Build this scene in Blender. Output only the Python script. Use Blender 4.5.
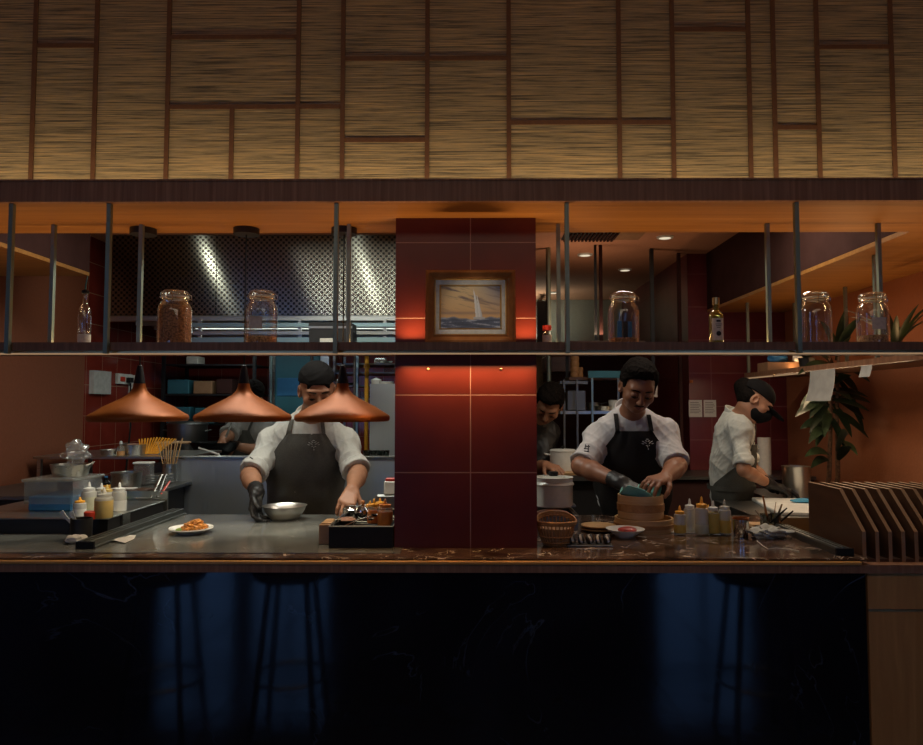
import bpy, math, random
import numpy as np
from mathutils import Vector, Matrix
for o in list(bpy.data.objects): bpy.data.objects.remove(o)
random.seed(7); np.random.seed(7)
SC = bpy.context.scene; COL = SC.collection
V = Vector
# ---------------------------------------------------------------- camera
F = 720.0; PX, PY = 469.0, 366.0; VX, VY = 474.0, 405.0
EYE = V((0, 0, 1.5))
pitch = math.atan((VY-PY)/F); yaw = math.atan((VX-PX)/F)
cam = bpy.data.cameras.new('camera'); cam_o = bpy.data.objects.new('camera', cam); COL.objects.link(cam_o)
cam.sensor_width = 36; cam.lens = F/923*36; cam.shift_x = -(PX-461.5)/923; cam.shift_y = (PY-372.5)/923
cam.clip_start = 0.05; cam.clip_end = 60
cam_o.location = EYE; cam_o.rotation_euler = (math.pi/2+pitch, 0, yaw)
SC.camera = cam_o
CM = cam_o.rotation_euler.to_matrix()
def ray(x, y): return (CM @ V(((x-PX)/F, (PY-y)/F, -1)))
def at(x, y, Y):
    d = ray(x, y); return EYE + d*(Y/d.y)
def atz(x, y, Z=1.0):
    d = ray(x, y); return EYE + d*((Z-1.5)/d.z)
def atx(x, y, X):
    d = ray(x, y); return EYE + d*(X/d.x)
# ---------------------------------------------------------------- world / exposure
w = bpy.data.worlds.new('world'); SC.world = w; w.use_nodes = True
bg = w.node_tree.nodes['Background']; bg.inputs[0].default_value = (0.17, 0.34, 0.72, 1); bg.inputs[1].default_value = 2.4
SC.view_settings.view_transform = 'Standard'; SC.view_settings.look = 'None'
SC.view_settings.exposure = 0.0; SC.view_settings.gamma = 1; SC.view_settings.use_curve_mapping = False
# ---------------------------------------------------------------- lights
def area(name, loc, rot, sx, sy, power, col, spread=180):
    l = bpy.data.lights.new(name, 'AREA'); l.shape = 'RECTANGLE'; l.size = sx; l.size_y = sy; l.energy = power; l.color = col
    l.spread = math.radians(spread)
    o = bpy.data.objects.new(name, l); COL.objects.link(o); o.location = loc; o.rotation_euler = rot; return o
def spot(name, loc, power, col, ang=120, r=0.04, rot=(0,0,0), blend=0.6):
    l = bpy.data.lights.new(name, 'SPOT'); l.energy = power; l.color = col; l.spot_size = math.radians(ang); l.spot_blend = blend; l.shadow_soft_size = r
    o = bpy.data.objects.new(name, l); COL.objects.link(o); o.location = loc; o.rotation_euler = rot; return o
WARM = (1.0, 0.50, 0.16); NEUT = (1.0, 0.90, 0.72)
HZ = 0.670
SOF = 1.5+HZ                                   # soffit underside height
# cove strip behind the fascia, washing the woven wall
area('cove_light', (0, 2.45, 2.20), (math.pi-0.22, 0, 0), 5.2, 0.03, 10.0, (1.0, 0.78, 0.44))
# LED strips between shelf and column: up and down
LEDC = (1.0, 0.56, 0.24)
area('led_light_up', (-0.217, 2.508, 1.712), (math.pi, 0, 0), 0.085, 0.012, 0.58, LEDC, 130)
area('led_light_up', (0.185, 2.508, 1.712), (math.pi, 0, 0), 0.085, 0.012, 0.58, LEDC, 130)
area('led_light_up', (-1.39, 2.645, 1.713), (math.pi, 0, 0), 2.2, 0.012, 3.9, LEDC)
area('led_light_up', (1.25, 2.645, 1.713), (math.pi, 0, 0), 1.95, 0.012, 3.7, LEDC)
area('led_light_down', (-0.015, 2.512, 1.650), (0, 0, 0), 0.48, 0.012, 1.7, LEDC, 150)
# dining room ceiling light (warm, dim)
area('dining_light', (0, -0.6, 3.15), (0.45, 0, 0), 3.6, 0.8, 14, (1.0, 0.78, 0.55))
sp_ = V((0, 2.47, 1.80))-V((0, 0.9, 3.0))
spot('picture_fill_spot', (0, 0.9, 3.0), 40, (1.0, 0.88, 0.70), 8.5, 0.02, sp_.to_track_quat('-Z', 'Y').to_euler(), 0.7)  # unseen spot, added only to brighten the painting
# kitchen downlights, shelf strip and added upward fills
area('kitchen_light_left', (-0.85, 3.10, 2.57), (0, 0, 0), 1.2, 0.15, 19, (0.98, 1.0, 0.88))
area('kitchen_light_left_back', (-1.2, 5.2, 2.05), (0, 0, 0), 1.6, 0.2, 5, (0.9, 1.0, 0.95))
area('kitchen_light_centre', (0.75, 3.15, 2.57), (0, 0, 0), 0.6, 0.2, 5.8, (1.0, 0.9, 0.78))
area('kitchen_light_right', (1.35, 3.5, 2.57), (0, 0.1, 0), 0.25, 0.4, 6, (1.0, 0.88, 0.68))
area('back_wall_fill', (0.55, 7.15, 2.16), (math.pi-0.3, 0, 0), 0.5, 0.1, 6.0, (0.95, 1.0, 0.8))  # upward fill hidden on the cupboard, added to brighten the pale wall
area('ceiling_fill', (0.75, 4.9, 1.98), (math.pi, 0, 0), 0.3, 0.1, 2.0, (1.0, 0.66, 0.42))  # unseen upward fill, added to lift the kitchen ceiling
area('return_soffit_fill', (1.95, 3.9, 1.716), (math.pi, 0, 0), 0.02, 1.6, 2.6, LEDC)  # fill added above the return shelf to brighten the soffit underside
area('return_shelf_down', (1.86, 3.75, 1.66), (0, 0.45, 0), 0.05, 1.4, 4.4, (1.0, 0.68, 0.40))
for q_ in ((-1.93, 4.0, 2.2), (-0.86, 3.5, 3.2)): spot('hood_spot', (q_[0], q_[1], 2.55), q_[2], (0.95, 1.0, 0.85), 150, 0.03, (0.5, 0, 0))
# ---------------------------------------------------------------- materials
MATS = {}
def nodes(name):
    m = bpy.data.materials.new(name); m.use_nodes = True; nt = m.node_tree
    return m, nt, nt.nodes['Principled BSDF'], nt.nodes['Material Output']
def setp(b, col, rough=0.5, metal=0, spec=0.5, trans=0, ior=1.45, sheen=0, coat=0):
    b.inputs['Base Color'].default_value = (*col, 1); b.inputs['Roughness'].default_value = rough
    b.inputs['Metallic'].default_value = metal; b.inputs['Specular IOR Level'].default_value = spec
    b.inputs['Transmission Weight'].default_value = trans; b.inputs['IOR'].default_value = ior
    b.inputs['Sheen Weight'].default_value = sheen; b.inputs['Coat Weight'].default_value = coat
def N(nt, t, **kw):
    n = nt.nodes.new(t)
    for k, v in kw.items():
        if k.startswith('i_'): n.inputs[k[2:].replace('_', ' ')].default_value = v
        else: setattr(n, k, v)
    return n
def ramp(nt, stops):
    r = nt.nodes.new('ShaderNodeValToRGB'); e = r.color_ramp.elements
    while len(e) < len(stops): e.new(0.5)
    for k, (p, c) in enumerate(stops): e[k].position = p; e[k].color = (*c, 1)
    return r
def coords(nt, scale=(1,1,1), rot=(0,0,0), kind='Object'):
    tc = nt.nodes.new('ShaderNodeTexCoord'); mp = nt.nodes.new('ShaderNodeMapping')
    mp.inputs['Scale'].default_value = scale; mp.inputs['Rotation'].default_value = rot
    nt.links.new(tc.outputs[kind], mp.inputs['Vector']); return mp
def bump(nt, b, src, strength=0.3, dist=0.01):
    bp = nt.nodes.new('ShaderNodeBump'); bp.inputs['Strength'].default_value = strength; bp.inputs['Distance'].default_value = dist
    nt.links.new(src, bp.inputs['Height']); nt.links.new(bp.outputs[0], b.inputs['Normal'])
def plain(name, col, rough=0.5, metal=0, var=0.12, nscale=20, bs=0.08, **kw):
    """principled with a slight procedural mottling"""
    if name in MATS: return MATS[name]
    m, nt, b, o = nodes(name); setp(b, col, rough, metal, **kw)
    mp = coords(nt); n = N(nt, 'ShaderNodeTexNoise'); n.inputs['Scale'].default_value = nscale; n.inputs['Detail'].default_value = 4
    nt.links.new(mp.outputs[0], n.inputs[0])
    r = ramp(nt, [(0.3, tuple(c*(1-var) for c in col)), (0.7, tuple(min(1, c*(1+var)) for c in col))])
    nt.links.new(n.outputs[0], r.inputs[0]); nt.links.new(r.outputs[0], b.inputs['Base Color'])
    if bs: bump(nt, b, n.outputs[0], bs, 0.004)
    MATS[name] = m; return m
def wood(name, c1, c2, stretch=(1.5, 30, 30), rough=0.42, det=6, coat=0.0, nscale=1.6):
    m, nt, b, o = nodes(name); setp(b, c1, rough, coat=coat)
    mp = coords(nt, stretch); n = N(nt, 'ShaderNodeTexNoise'); n.inputs['Scale'].default_value = nscale; n.inputs['Detail'].default_value = det
    n.inputs['Distortion'].default_value = 0.6
    nt.links.new(mp.outputs[0], n.inputs[0]); r = ramp(nt, [(0.3, c1), (0.55, tuple((a+b_)/2 for a, b_ in zip(c1, c2))), (0.7, c2)])
    nt.links.new(n.outputs[0], r.inputs[0]); nt.links.new(r.outputs[0], b.inputs['Base Color']); bump(nt, b, n.outputs[0], 0.12, 0.002)
    MATS[name] = m; return m
def marble(name, base, mid, vein, scale=3.0, rough=0.1, width=0.03, soft=1.0):
    m, nt, b, o = nodes(name); setp(b, base, rough)
    mp = coords(nt); n = N(nt, 'ShaderNodeTexNoise'); n.inputs['Scale'].default_value = scale; n.inputs['Detail'].default_value = 7; n.inputs['Distortion'].default_value = 1.2
    nt.links.new(mp.outputs[0], n.inputs[0])
    n2 = N(nt, 'ShaderNodeTexNoise'); n2.inputs['Scale'].default_value = scale*0.9; n2.inputs['Detail'].default_value = 9; n2.inputs['Distortion'].default_value = 2.4
    nt.links.new(mp.outputs[0], n2.inputs[0])
    r = ramp(nt, [(0.35, base), (0.7, mid)]); nt.links.new(n.outputs[0], r.inputs[0])
    r2 = ramp(nt, [(0.5-width, (0,0,0)), (0.5, (1,1,1)), (0.5+width, (0,0,0))]); nt.links.new(n2.outputs[0], r2.inputs[0])
    n3 = N(nt, 'ShaderNodeTexNoise'); n3.inputs['Scale'].default_value = scale*1.7; nt.links.new(mp.outputs[0], n3.inputs[0])
    r3 = ramp(nt, [(0.48, (0,0,0)), (0.66, (soft,)*3)]); nt.links.new(n3.outputs[0], r3.inputs[0])
    mu = N(nt, 'ShaderNodeMath', operation='MULTIPLY'); nt.links.new(r2.outputs[0], mu.inputs[0]); nt.links.new(r3.outputs[0], mu.inputs[1])
    mx = N(nt, 'ShaderNodeMix', data_type='RGBA'); nt.links.new(mu.outputs[0], mx.inputs[0]); nt.links.new(r.outputs[0], mx.inputs[6]); mx.inputs[7].default_value = (*vein, 1)
    nt.links.new(mx.outputs[2], b.inputs['Base Color']); MATS[name] = m; return m
def tiles(name, col, grout, w_, h_, offs=(0,0), gap=0.003, rough=0.12, axis='XZ', stagger=0.0):
    """tile grid on a wall: offsets in metres"""
    m, nt, b, o = nodes(name); setp(b, col, rough)
    tc = nt.nodes.new('ShaderNodeTexCoord'); sp = nt.nodes.new('ShaderNodeSeparateXYZ'); nt.links.new(tc.outputs['Object'], sp.inputs[0])
    res = []
    for ax, size, off in ((axis[0], w_, offs[0]), (axis[1], h_, offs[1])):
        a = N(nt, 'ShaderNodeMath', operation='SUBTRACT'); nt.links.new(sp.outputs[ax], a.inputs[0]); a.inputs[1].default_value = off
        d = N(nt, 'ShaderNodeMath', operation='PINGPONG'); nt.links.new(a.outputs[0], d.inputs[0]); d.inputs[1].default_value = size/2
        e = N(nt, 'ShaderNodeMath', operation='LESS_THAN'); nt.links.new(d.outputs[0], e.inputs[0]); e.inputs[1].default_value = gap/2
        # pingpong of size/2 touches 0 every `size`
        res.append(e)
    mx = N(nt, 'ShaderNodeMath', operation='MAXIMUM'); nt.links.new(res[0].outputs[0], mx.inputs[0]); nt.links.new(res[1].outputs[0], mx.inputs[1])
    n = N(nt, 'ShaderNodeTexNoise'); n.inputs['Scale'].default_value = 6; nt.links.new(tc.outputs['Object'], n.inputs[0])
    r = ramp(nt, [(0.3, tuple(c*0.85 for c in col)), (0.7, tuple(min(1, c*1.15) for c in col))]); nt.links.new(n.outputs[0], r.inputs[0])
    mc = N(nt, 'ShaderNodeMix', data_type='RGBA'); nt.links.new(mx.outputs[0], mc.inputs[0]); nt.links.new(r.outputs[0], mc.inputs[6]); mc.inputs[7].default_value = (*grout, 1)
    nt.links.new(mc.outputs[2], b.inputs['Base Color'])
    mr = N(nt, 'ShaderNodeMix', data_type='FLOAT'); nt.links.new(mx.outputs[0], mr.inputs[0]); mr.inputs[2].default_value = rough; mr.inputs[3].default_value = 0.7
    nt.links.new(mr.outputs[0], b.inputs['Roughness'])
    inv = N(nt, 'ShaderNodeMath', operation='SUBTRACT'); inv.inputs[0].default_value = 1; nt.links.new(mx.outputs[0], inv.inputs[1]); bump(nt, b, inv.outputs[0], 0.4, 0.002)
    MATS[name] = m; return m
def glass(name, tint=(0.93, 0.95, 0.95), refl=1.0, rough=0.03, dens=0.0, dcol=(0.8,0.8,0.8)):
    m = bpy.data.materials.new(name); m.use_nodes = True; nt = m.node_tree; nt.nodes.clear()
    o = nt.nodes.new('ShaderNodeOutputMaterial'); t = nt.nodes.new('ShaderNodeBsdfTransparent'); t.inputs[0].default_value = (*tint, 1)
    g = nt.nodes.new('ShaderNodeBsdfGlossy'); g.inputs[0].default_value = (1,1,1,1); g.inputs['Roughness'].default_value = rough
    lw = nt.nodes.new('ShaderNodeLayerWeight'); lw.inputs[0].default_value = 0.35
    mu = N(nt, 'ShaderNodeMath', operation='MULTIPLY_ADD'); mu.inputs[1].default_value = 0.75*refl; mu.inputs[2].default_value = 0.05*refl
    nt.links.new(lw.outputs['Facing'], mu.inputs[0])
    src = t
    if dens:
        d = nt.nodes.new('ShaderNodeBsdfPrincipled'); setp(d, dcol, 0.35); m0 = nt.nodes.new('ShaderNodeMixShader'); m0.inputs[0].default_value = dens
        nt.links.new(t.outputs[0], m0.inputs[1]); nt.links.new(d.outputs[0], m0.inputs[2]); src = m0
    mx = nt.nodes.new('ShaderNodeMixShader'); nt.links.new(mu.outputs[0], mx.inputs[0]); nt.links.new(src.outputs[0], mx.inputs[1]); nt.links.new(g.outputs[0], mx.inputs[2])
    nt.links.new(mx.outputs[0], o.inputs[0]); MATS[name] = m; return m
def emit(name, col, s):
    m = bpy.data.materials.new(name); m.use_nodes = True; nt = m.node_tree; nt.nodes.clear()
    o = nt.nodes.new('ShaderNodeOutputMaterial'); e = nt.nodes.new('ShaderNodeEmission'); e.inputs[0].default_value = (*col, 1); e.inputs[1].default_value = s
    nt.links.new(e.outputs[0], o.inputs[0]); MATS[name] = m; return m
def brushed(name, col, rough=0.3, aniso=0.0, stretch=(1,60,60), bs=0.06):
    m, nt, b, o = nodes(name); setp(b, col, rough, 1.0); b.inputs['Anisotropic'].default_value = aniso
    mp = coords(nt, stretch); n = N(nt, 'ShaderNodeTexNoise'); n.inputs['Scale'].default_value = 3; n.inputs['Detail'].default_value = 5
    nt.links.new(mp.outputs[0], n.inputs[0]); mr = N(nt, 'ShaderNodeMapRange'); mr.inputs[3].default_value = rough*0.7; mr.inputs[4].default_value = min(1, rough*1.5)
    nt.links.new(n.outputs[0], mr.inputs[0]); nt.links.new(mr.outputs[0], b.inputs['Roughness'])
    if bs: bump(nt, b, n.outputs[0], bs, 0.002)
    MATS[name] = m; return m
def woven():
    m, nt, b, o = nodes('woven_reed'); setp(b, (0.3,0.2,0.1), 0.6)
    mp = coords(nt, (2.4, 1.0, 140)); n = N(nt, 'ShaderNodeTexNoise'); n.inputs['Scale'].default_value = 1.5; n.inputs['Detail'].default_value = 7; n.inputs['Roughness'].default_value = 0.72; n.inputs['Distortion'].default_value = 0.25
    nt.links.new(mp.outputs[0], n.inputs[0])
    r = ramp(nt, [(0.30, (0.02,0.017,0.014)), (0.42, (0.10,0.072,0.045)), (0.52, (0.27,0.195,0.11)), (0.62, (0.42,0.26,0.12)), (0.74, (0.58,0.50,0.36))])
    nt.links.new(n.outputs[0], r.inputs[0]); nt.links.new(r.outputs[0], b.inputs['Base Color']); bump(nt, b, n.outputs[0], 0.5, 0.004)
    MATS['woven_reed'] = m; return m
def mesh_steel():
    """patterned sheet steel: staggered dimples every 20 mm"""
    m, nt, b, o = nodes('dimpled_steel'); setp(b, (0.36,0.35,0.30), 0.3, 1.0)
    tc = nt.nodes.new('ShaderNodeTexCoord'); sp = nt.nodes.new('ShaderNodeSeparateXYZ'); nt.links.new(tc.outputs['Object'], sp.inputs[0])
    K = 2*math.pi/0.036; outs = []
    for op in ('X', 'Z'):
        k = N(nt, 'ShaderNodeMath', operation='MULTIPLY'); nt.links.new(sp.outputs[op], k.inputs[0]); k.inputs[1].default_value = K
        s = N(nt, 'ShaderNodeMath', operation='SINE'); nt.links.new(k.outputs[0], s.inputs[0]); outs.append(s)
    mu = N(nt, 'ShaderNodeMath', operation='MULTIPLY'); nt.links.new(outs[0].outputs[0], mu.inputs[0]); nt.links.new(outs[1].outputs[0], mu.inputs[1])
    r = ramp(nt, [(0.40, (0.31,0.30,0.26)), (0.75, (0.06,0.055,0.05))])
    ad = N(nt, 'ShaderNodeMath', operation='MULTIPLY_ADD'); ad.inputs[1].default_value = 0.5; ad.inputs[2].default_value = 0.5
    nt.links.new(mu.outputs[0], ad.inputs[0]); nt.links.new(ad.outputs[0], r.inputs[0]); nt.links.new(r.outputs[0], b.inputs['Base Color'])
    b.inputs['Anisotropic'].default_value = 0.95; b.inputs['Roughness'].default_value = 0.24
    tg = nt.nodes.new('ShaderNodeCombineXYZ'); tg.inputs[0].default_value = -0.32; tg.inputs[2].default_value = 1.0
    nt.links.new(tg.outputs[0], b.inputs['Tangent'])
    MATS['dimpled_steel'] = m; return m
woven(); mesh_steel()
wood('soffit_wood', (0.27,0.115,0.027), (0.40,0.19,0.05), (1.2, 26, 26))
wood('dark_walnut', (0.17,0.075,0.038), (0.30,0.145,0.078), (45, 30, 2.0), 0.5)
wood('walnut_trim', (0.085,0.034,0.014), (0.13,0.058,0.024), (2, 20, 20), 0.45)
wood('batten_wood', (0.085,0.034,0.016), (0.12,0.05,0.022), (30, 30, 30), 0.5)
wood('rack_wood', (0.075,0.034,0.018), (0.12,0.056,0.028), (3, 3, 14), 0.4)
wood('rack_edge', (0.30,0.17,0.09), (0.40,0.24,0.13), (8, 8, 8), 0.5)
wood('edge_wood', (0.62,0.30,0.08), (0.75,0.40,0.12), (3, 20, 20), 0.4); wood('stand_wood', (0.52,0.24,0.07), (0.66,0.33,0.11), (20, 20, 2), 0.4)  # edge_wood is paler: LED light on the strip is put into its colour
wood('pale_wood', (0.42,0.24,0.11), (0.58,0.36,0.18), (4, 4, 24), 0.5)
wood('bamboo', (0.46,0.26,0.11), (0.62,0.40,0.19), (3, 3, 40), 0.45)
wood('fascia_walnut', (0.24,0.11,0.055), (0.42,0.21,0.115), (45, 30, 2.0), 0.55)
plain('hung_sheet', (0.36,0.34,0.31), 0.9)
wood('frame_wood', (0.36,0.13,0.035), (0.55,0.23,0.07), (10, 10, 10), 0.35, coat=0.3)
wood('wicker', (0.28,0.13,0.045), (0.42,0.21,0.08), (30, 30, 30), 0.6)
marble('brown_marble', (0.022,0.012,0.008), (0.14,0.08,0.055), (0.80,0.64,0.50), 7.0, 0.14, 0.022, 1.0)
marble('blue_marble', (0.006,0.007,0.011), (0.014,0.017,0.026), (0.13,0.18,0.26), 1.7, 0.07, 0.007, 0.5); MATS['blue_marble'].node_tree.nodes['Principled BSDF'].inputs['Specular IOR Level'].default_value = 1.0
marble('grey_stone', (0.085,0.085,0.078), (0.20,0.20,0.18), (0.36,0.33,0.27), 3.4, 0.15, 0.006, 0.8)
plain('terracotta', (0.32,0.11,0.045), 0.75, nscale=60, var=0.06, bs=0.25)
plain('terracotta_dim', (0.20,0.06,0.026), 0.75, nscale=60, var=0.06, bs=0.25)  # darker copy of terracotta, with the weaker light put into the colour
plain('plaster_warm', (0.50,0.24,0.14), 0.8, nscale=40, var=0.05)
plain('plaster_grey', (0.34,0.33,0.27), 0.8, nscale=40, var=0.05)
plain('dark_wall', (0.05,0.022,0.019), 0.9, spec=0.1, nscale=10)
plain('black_paint', (0.012,0.011,0.011), 0.5)
plain('black_gloss', (0.008,0.008,0.008), 0.22)
plain('black_rubber', (0.014,0.013,0.013), 0.6, nscale=60, spec=0.25); plain('glove_rubber', (0.016,0.015,0.015), 0.42, nscale=60, spec=0.4)
plain('copper_lacquer', (0.36,0.092,0.014), 0.46, metal=0.25, spec=0.3, var=0.05, nscale=30, bs=0.0)
plain('shade_inside', (0.85,0.82,0.74), 0.4)
plain('white_plastic', (0.66,0.66,0.61), 0.35)
plain('white_ceramic', (0.78,0.76,0.70), 0.18, var=0.03, bs=0.0)
plain('paper', (0.62,0.58,0.52), 0.85, nscale=50, var=0.05)
plain('label_paper', (0.62,0.58,0.50), 0.7, nscale=80)
plain('orange_sauce', (0.72,0.22,0.035), 0.4); plain('yellow_sauce', (0.66,0.47,0.15), 0.45)
plain('mustard_sauce', (0.62,0.42,0.09), 0.4); plain('pale_sauce', (0.50,0.50,0.36), 0.45)
plain('yellow_cap', (0.85,0.38,0.035), 0.4); plain('red_cap', (0.55,0.05,0.025), 0.35); plain('ink', (0.02,0.02,0.025), 0.7)
plain('teal_cloth', (0.17,0.47,0.42), 0.8, sheen=0.3); plain('blue_plastic', (0.03,0.15,0.32), 0.4); plain('teal_paint', (0.035,0.14,0.18), 0.4, nscale=5)
plain('blue_rag', (0.04,0.22,0.36), 0.8)
plain('yellow_pipe', (0.75,0.36,0.03), 0.4); plain('lime', (0.28,0.42,0.09), 0.4)
plain('meat_red', (0.42,0.06,0.05), 0.3, var=0.5, nscale=70, bs=0.5); plain('meat_pale', (0.42,0.22,0.16), 0.4, var=0.3, nscale=30)
plain('grain', (0.48,0.27,0.12), 0.7, var=0.7, nscale=170, bs=0.8); plain('seeds', (0.40,0.18,0.065), 0.6, var=0.75, nscale=150, bs=0.8)
plain('fried', (0.55,0.21,0.035), 0.45, var=0.6, nscale=55, bs=0.9)
plain('cookie_dark', (0.02,0.015,0.013), 0.6); plain('cream', (0.6,0.55,0.48), 0.5)
plain('leaf', (0.013,0.024,0.010), 0.4, var=0.5, nscale=14); plain('leaf_light', (0.035,0.058,0.022), 0.4, var=0.4, nscale=14)
plain('bark', (0.16,0.09,0.05), 0.85, var=0.5, nscale=60, bs=0.8); plain('pot_clay', (0.12,0.06,0.04), 0.7)
plain('card', (0.30,0.16,0.08), 0.8); plain('olive_oil', (0.36,0.30,0.05), 0.1, trans=0.6)
plain('dark_liquid', (0.03,0.02,0.015), 0.2); plain('bag_film', (0.5,0.5,0.48), 0.25, nscale=30, bs=0.8)
plain('shirt_white', (0.50,0.485,0.44), 0.85, nscale=120, var=0.04, sheen=0.2)
plain('shirt_grey', (0.42,0.395,0.39), 0.85, nscale=120, var=0.04, sheen=0.2)
plain('shirt_cool', (0.46,0.46,0.41), 0.85, nscale=120, var=0.04, sheen=0.2)
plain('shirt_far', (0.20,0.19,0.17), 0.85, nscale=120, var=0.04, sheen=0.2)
plain('apron_grey', (0.083,0.077,0.063), 0.8, nscale=150, var=0.15, sheen=0.15)
plain('apron_black', (0.016,0.014,0.013), 0.75, spec=0.2, nscale=150, var=0.15)
plain('apron_olive', (0.055,0.054,0.045), 0.8, nscale=150, var=0.15)
plain('trousers', (0.02,0.02,0.022), 0.8); plain('shoe', (0.01,0.01,0.01), 0.4)
plain('skin_tan', (0.36,0.17,0.095), 0.5, nscale=40, var=0.07, bs=0.05); plain('skin_brown', (0.25,0.105,0.056), 0.45, nscale=40, var=0.07, bs=0.05)
plain('skin_fair', (0.42,0.21,0.125), 0.5, nscale=40, var=0.07, bs=0.05); plain('lip', (0.26,0.09,0.065), 0.4)
plain('hair_black', (0.009,0.007,0.006), 0.8, spec=0.03, nscale=90, var=0.5, bs=0.9); plain('bandana', (0.012,0.011,0.011), 0.9, spec=0.05, nscale=60)
plain('mask_black', (0.010,0.010,0.010), 0.9, spec=0.06); plain('eye_white', (0.45,0.42,0.38), 0.25); plain('eye_dark', (0.02,0.012,0.01), 0.2)
plain('emblem_grey', (0.42,0.41,0.37), 0.7)
brushed('steel', (0.52,0.52,0.48), 0.28); brushed('steel_dark', (0.22,0.22,0.21), 0.35); brushed('steel_panel', (0.52,0.55,0.57), 0.45, stretch=(60,60,1))
brushed('steel_post', (0.30,0.34,0.27), 0.5, stretch=(60,60,1)); brushed('bowl_steel', (0.72,0.71,0.66), 0.30, bs=0.02); brushed('brass', (0.75,0.55,0.28), 0.3); brushed('chrome', (0.75,0.74,0.70), 0.12, bs=0.0)
brushed('teal_steel', (0.30,0.42,0.43), 0.35); brushed('alu', (0.20,0.21,0.195), 0.4, stretch=(60,1,60))
glass('jar_glass', dens=0.02); glass('clear_plastic', (0.85,0.87,0.86), 0.7, 0.15, 0.12); glass('dark_glass', (0.45,0.5,0.48), 1.0, 0.03)
glass('bag_glass', (0.9,0.9,0.88), 1.2, 0.12, 0.22, (0.6,0.6,0.57)); glass('window_glass', (0.9,0.95,1.0), 0.6); glass('squeeze_plastic', (0.8,0.8,0.76), 0.4, 0.25, 0.62, (0.70,0.69,0.62)); glass('squeeze_clear', (0.8,0.8,0.76), 0.5, 0.25, 0.16, (0.66,0.65,0.58))
glass('olive_glass', (0.75,0.78,0.45), 1.0, 0.03, 0.1, (0.3,0.3,0.05))
emit('led', (1.0, 0.62, 0.34), 0.30); emit('lamp_white', (1.0, 0.86, 0.62), 0.8); emit('bulb', (1.0, 0.75, 0.45), 6)
_zc = at(470, 395, 2.55).z; tiles('column_tile', (0.105,0.017,0.011), (0.30,0.17,0.14), 0.275, (at(470, 242, 2.55).z-at(470, 472, 2.55).z)/3, (at(470.5, 395, 2.55).x, _zc), 0.0035, 0.30)
tiles('kitchen_tile', (0.20,0.028,0.018), (0.30,0.16,0.09), 0.20, 0.20, (0.02, 0.03), 0.004, 0.10, 'YZ')
tiles('back_tile', (0.24,0.030,0.018), (0.30,0.16,0.09), 0.20, 0.20, (0.02, 0.03), 0.004, 0.10, 'XZ')
tiles('right_tile', (0.13,0.020,0.022), (0.22,0.10,0.09), 0.42, 0.24, (1.71, 0.05), 0.004, 0.32, 'XZ')
tiles('floor_tile', (0.045,0.05,0.06), (0.01,0.01,0.01), 0.45, 0.225, (0.1, 0.1), 0.008, 0.10, 'XY')
M = MATS
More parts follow.
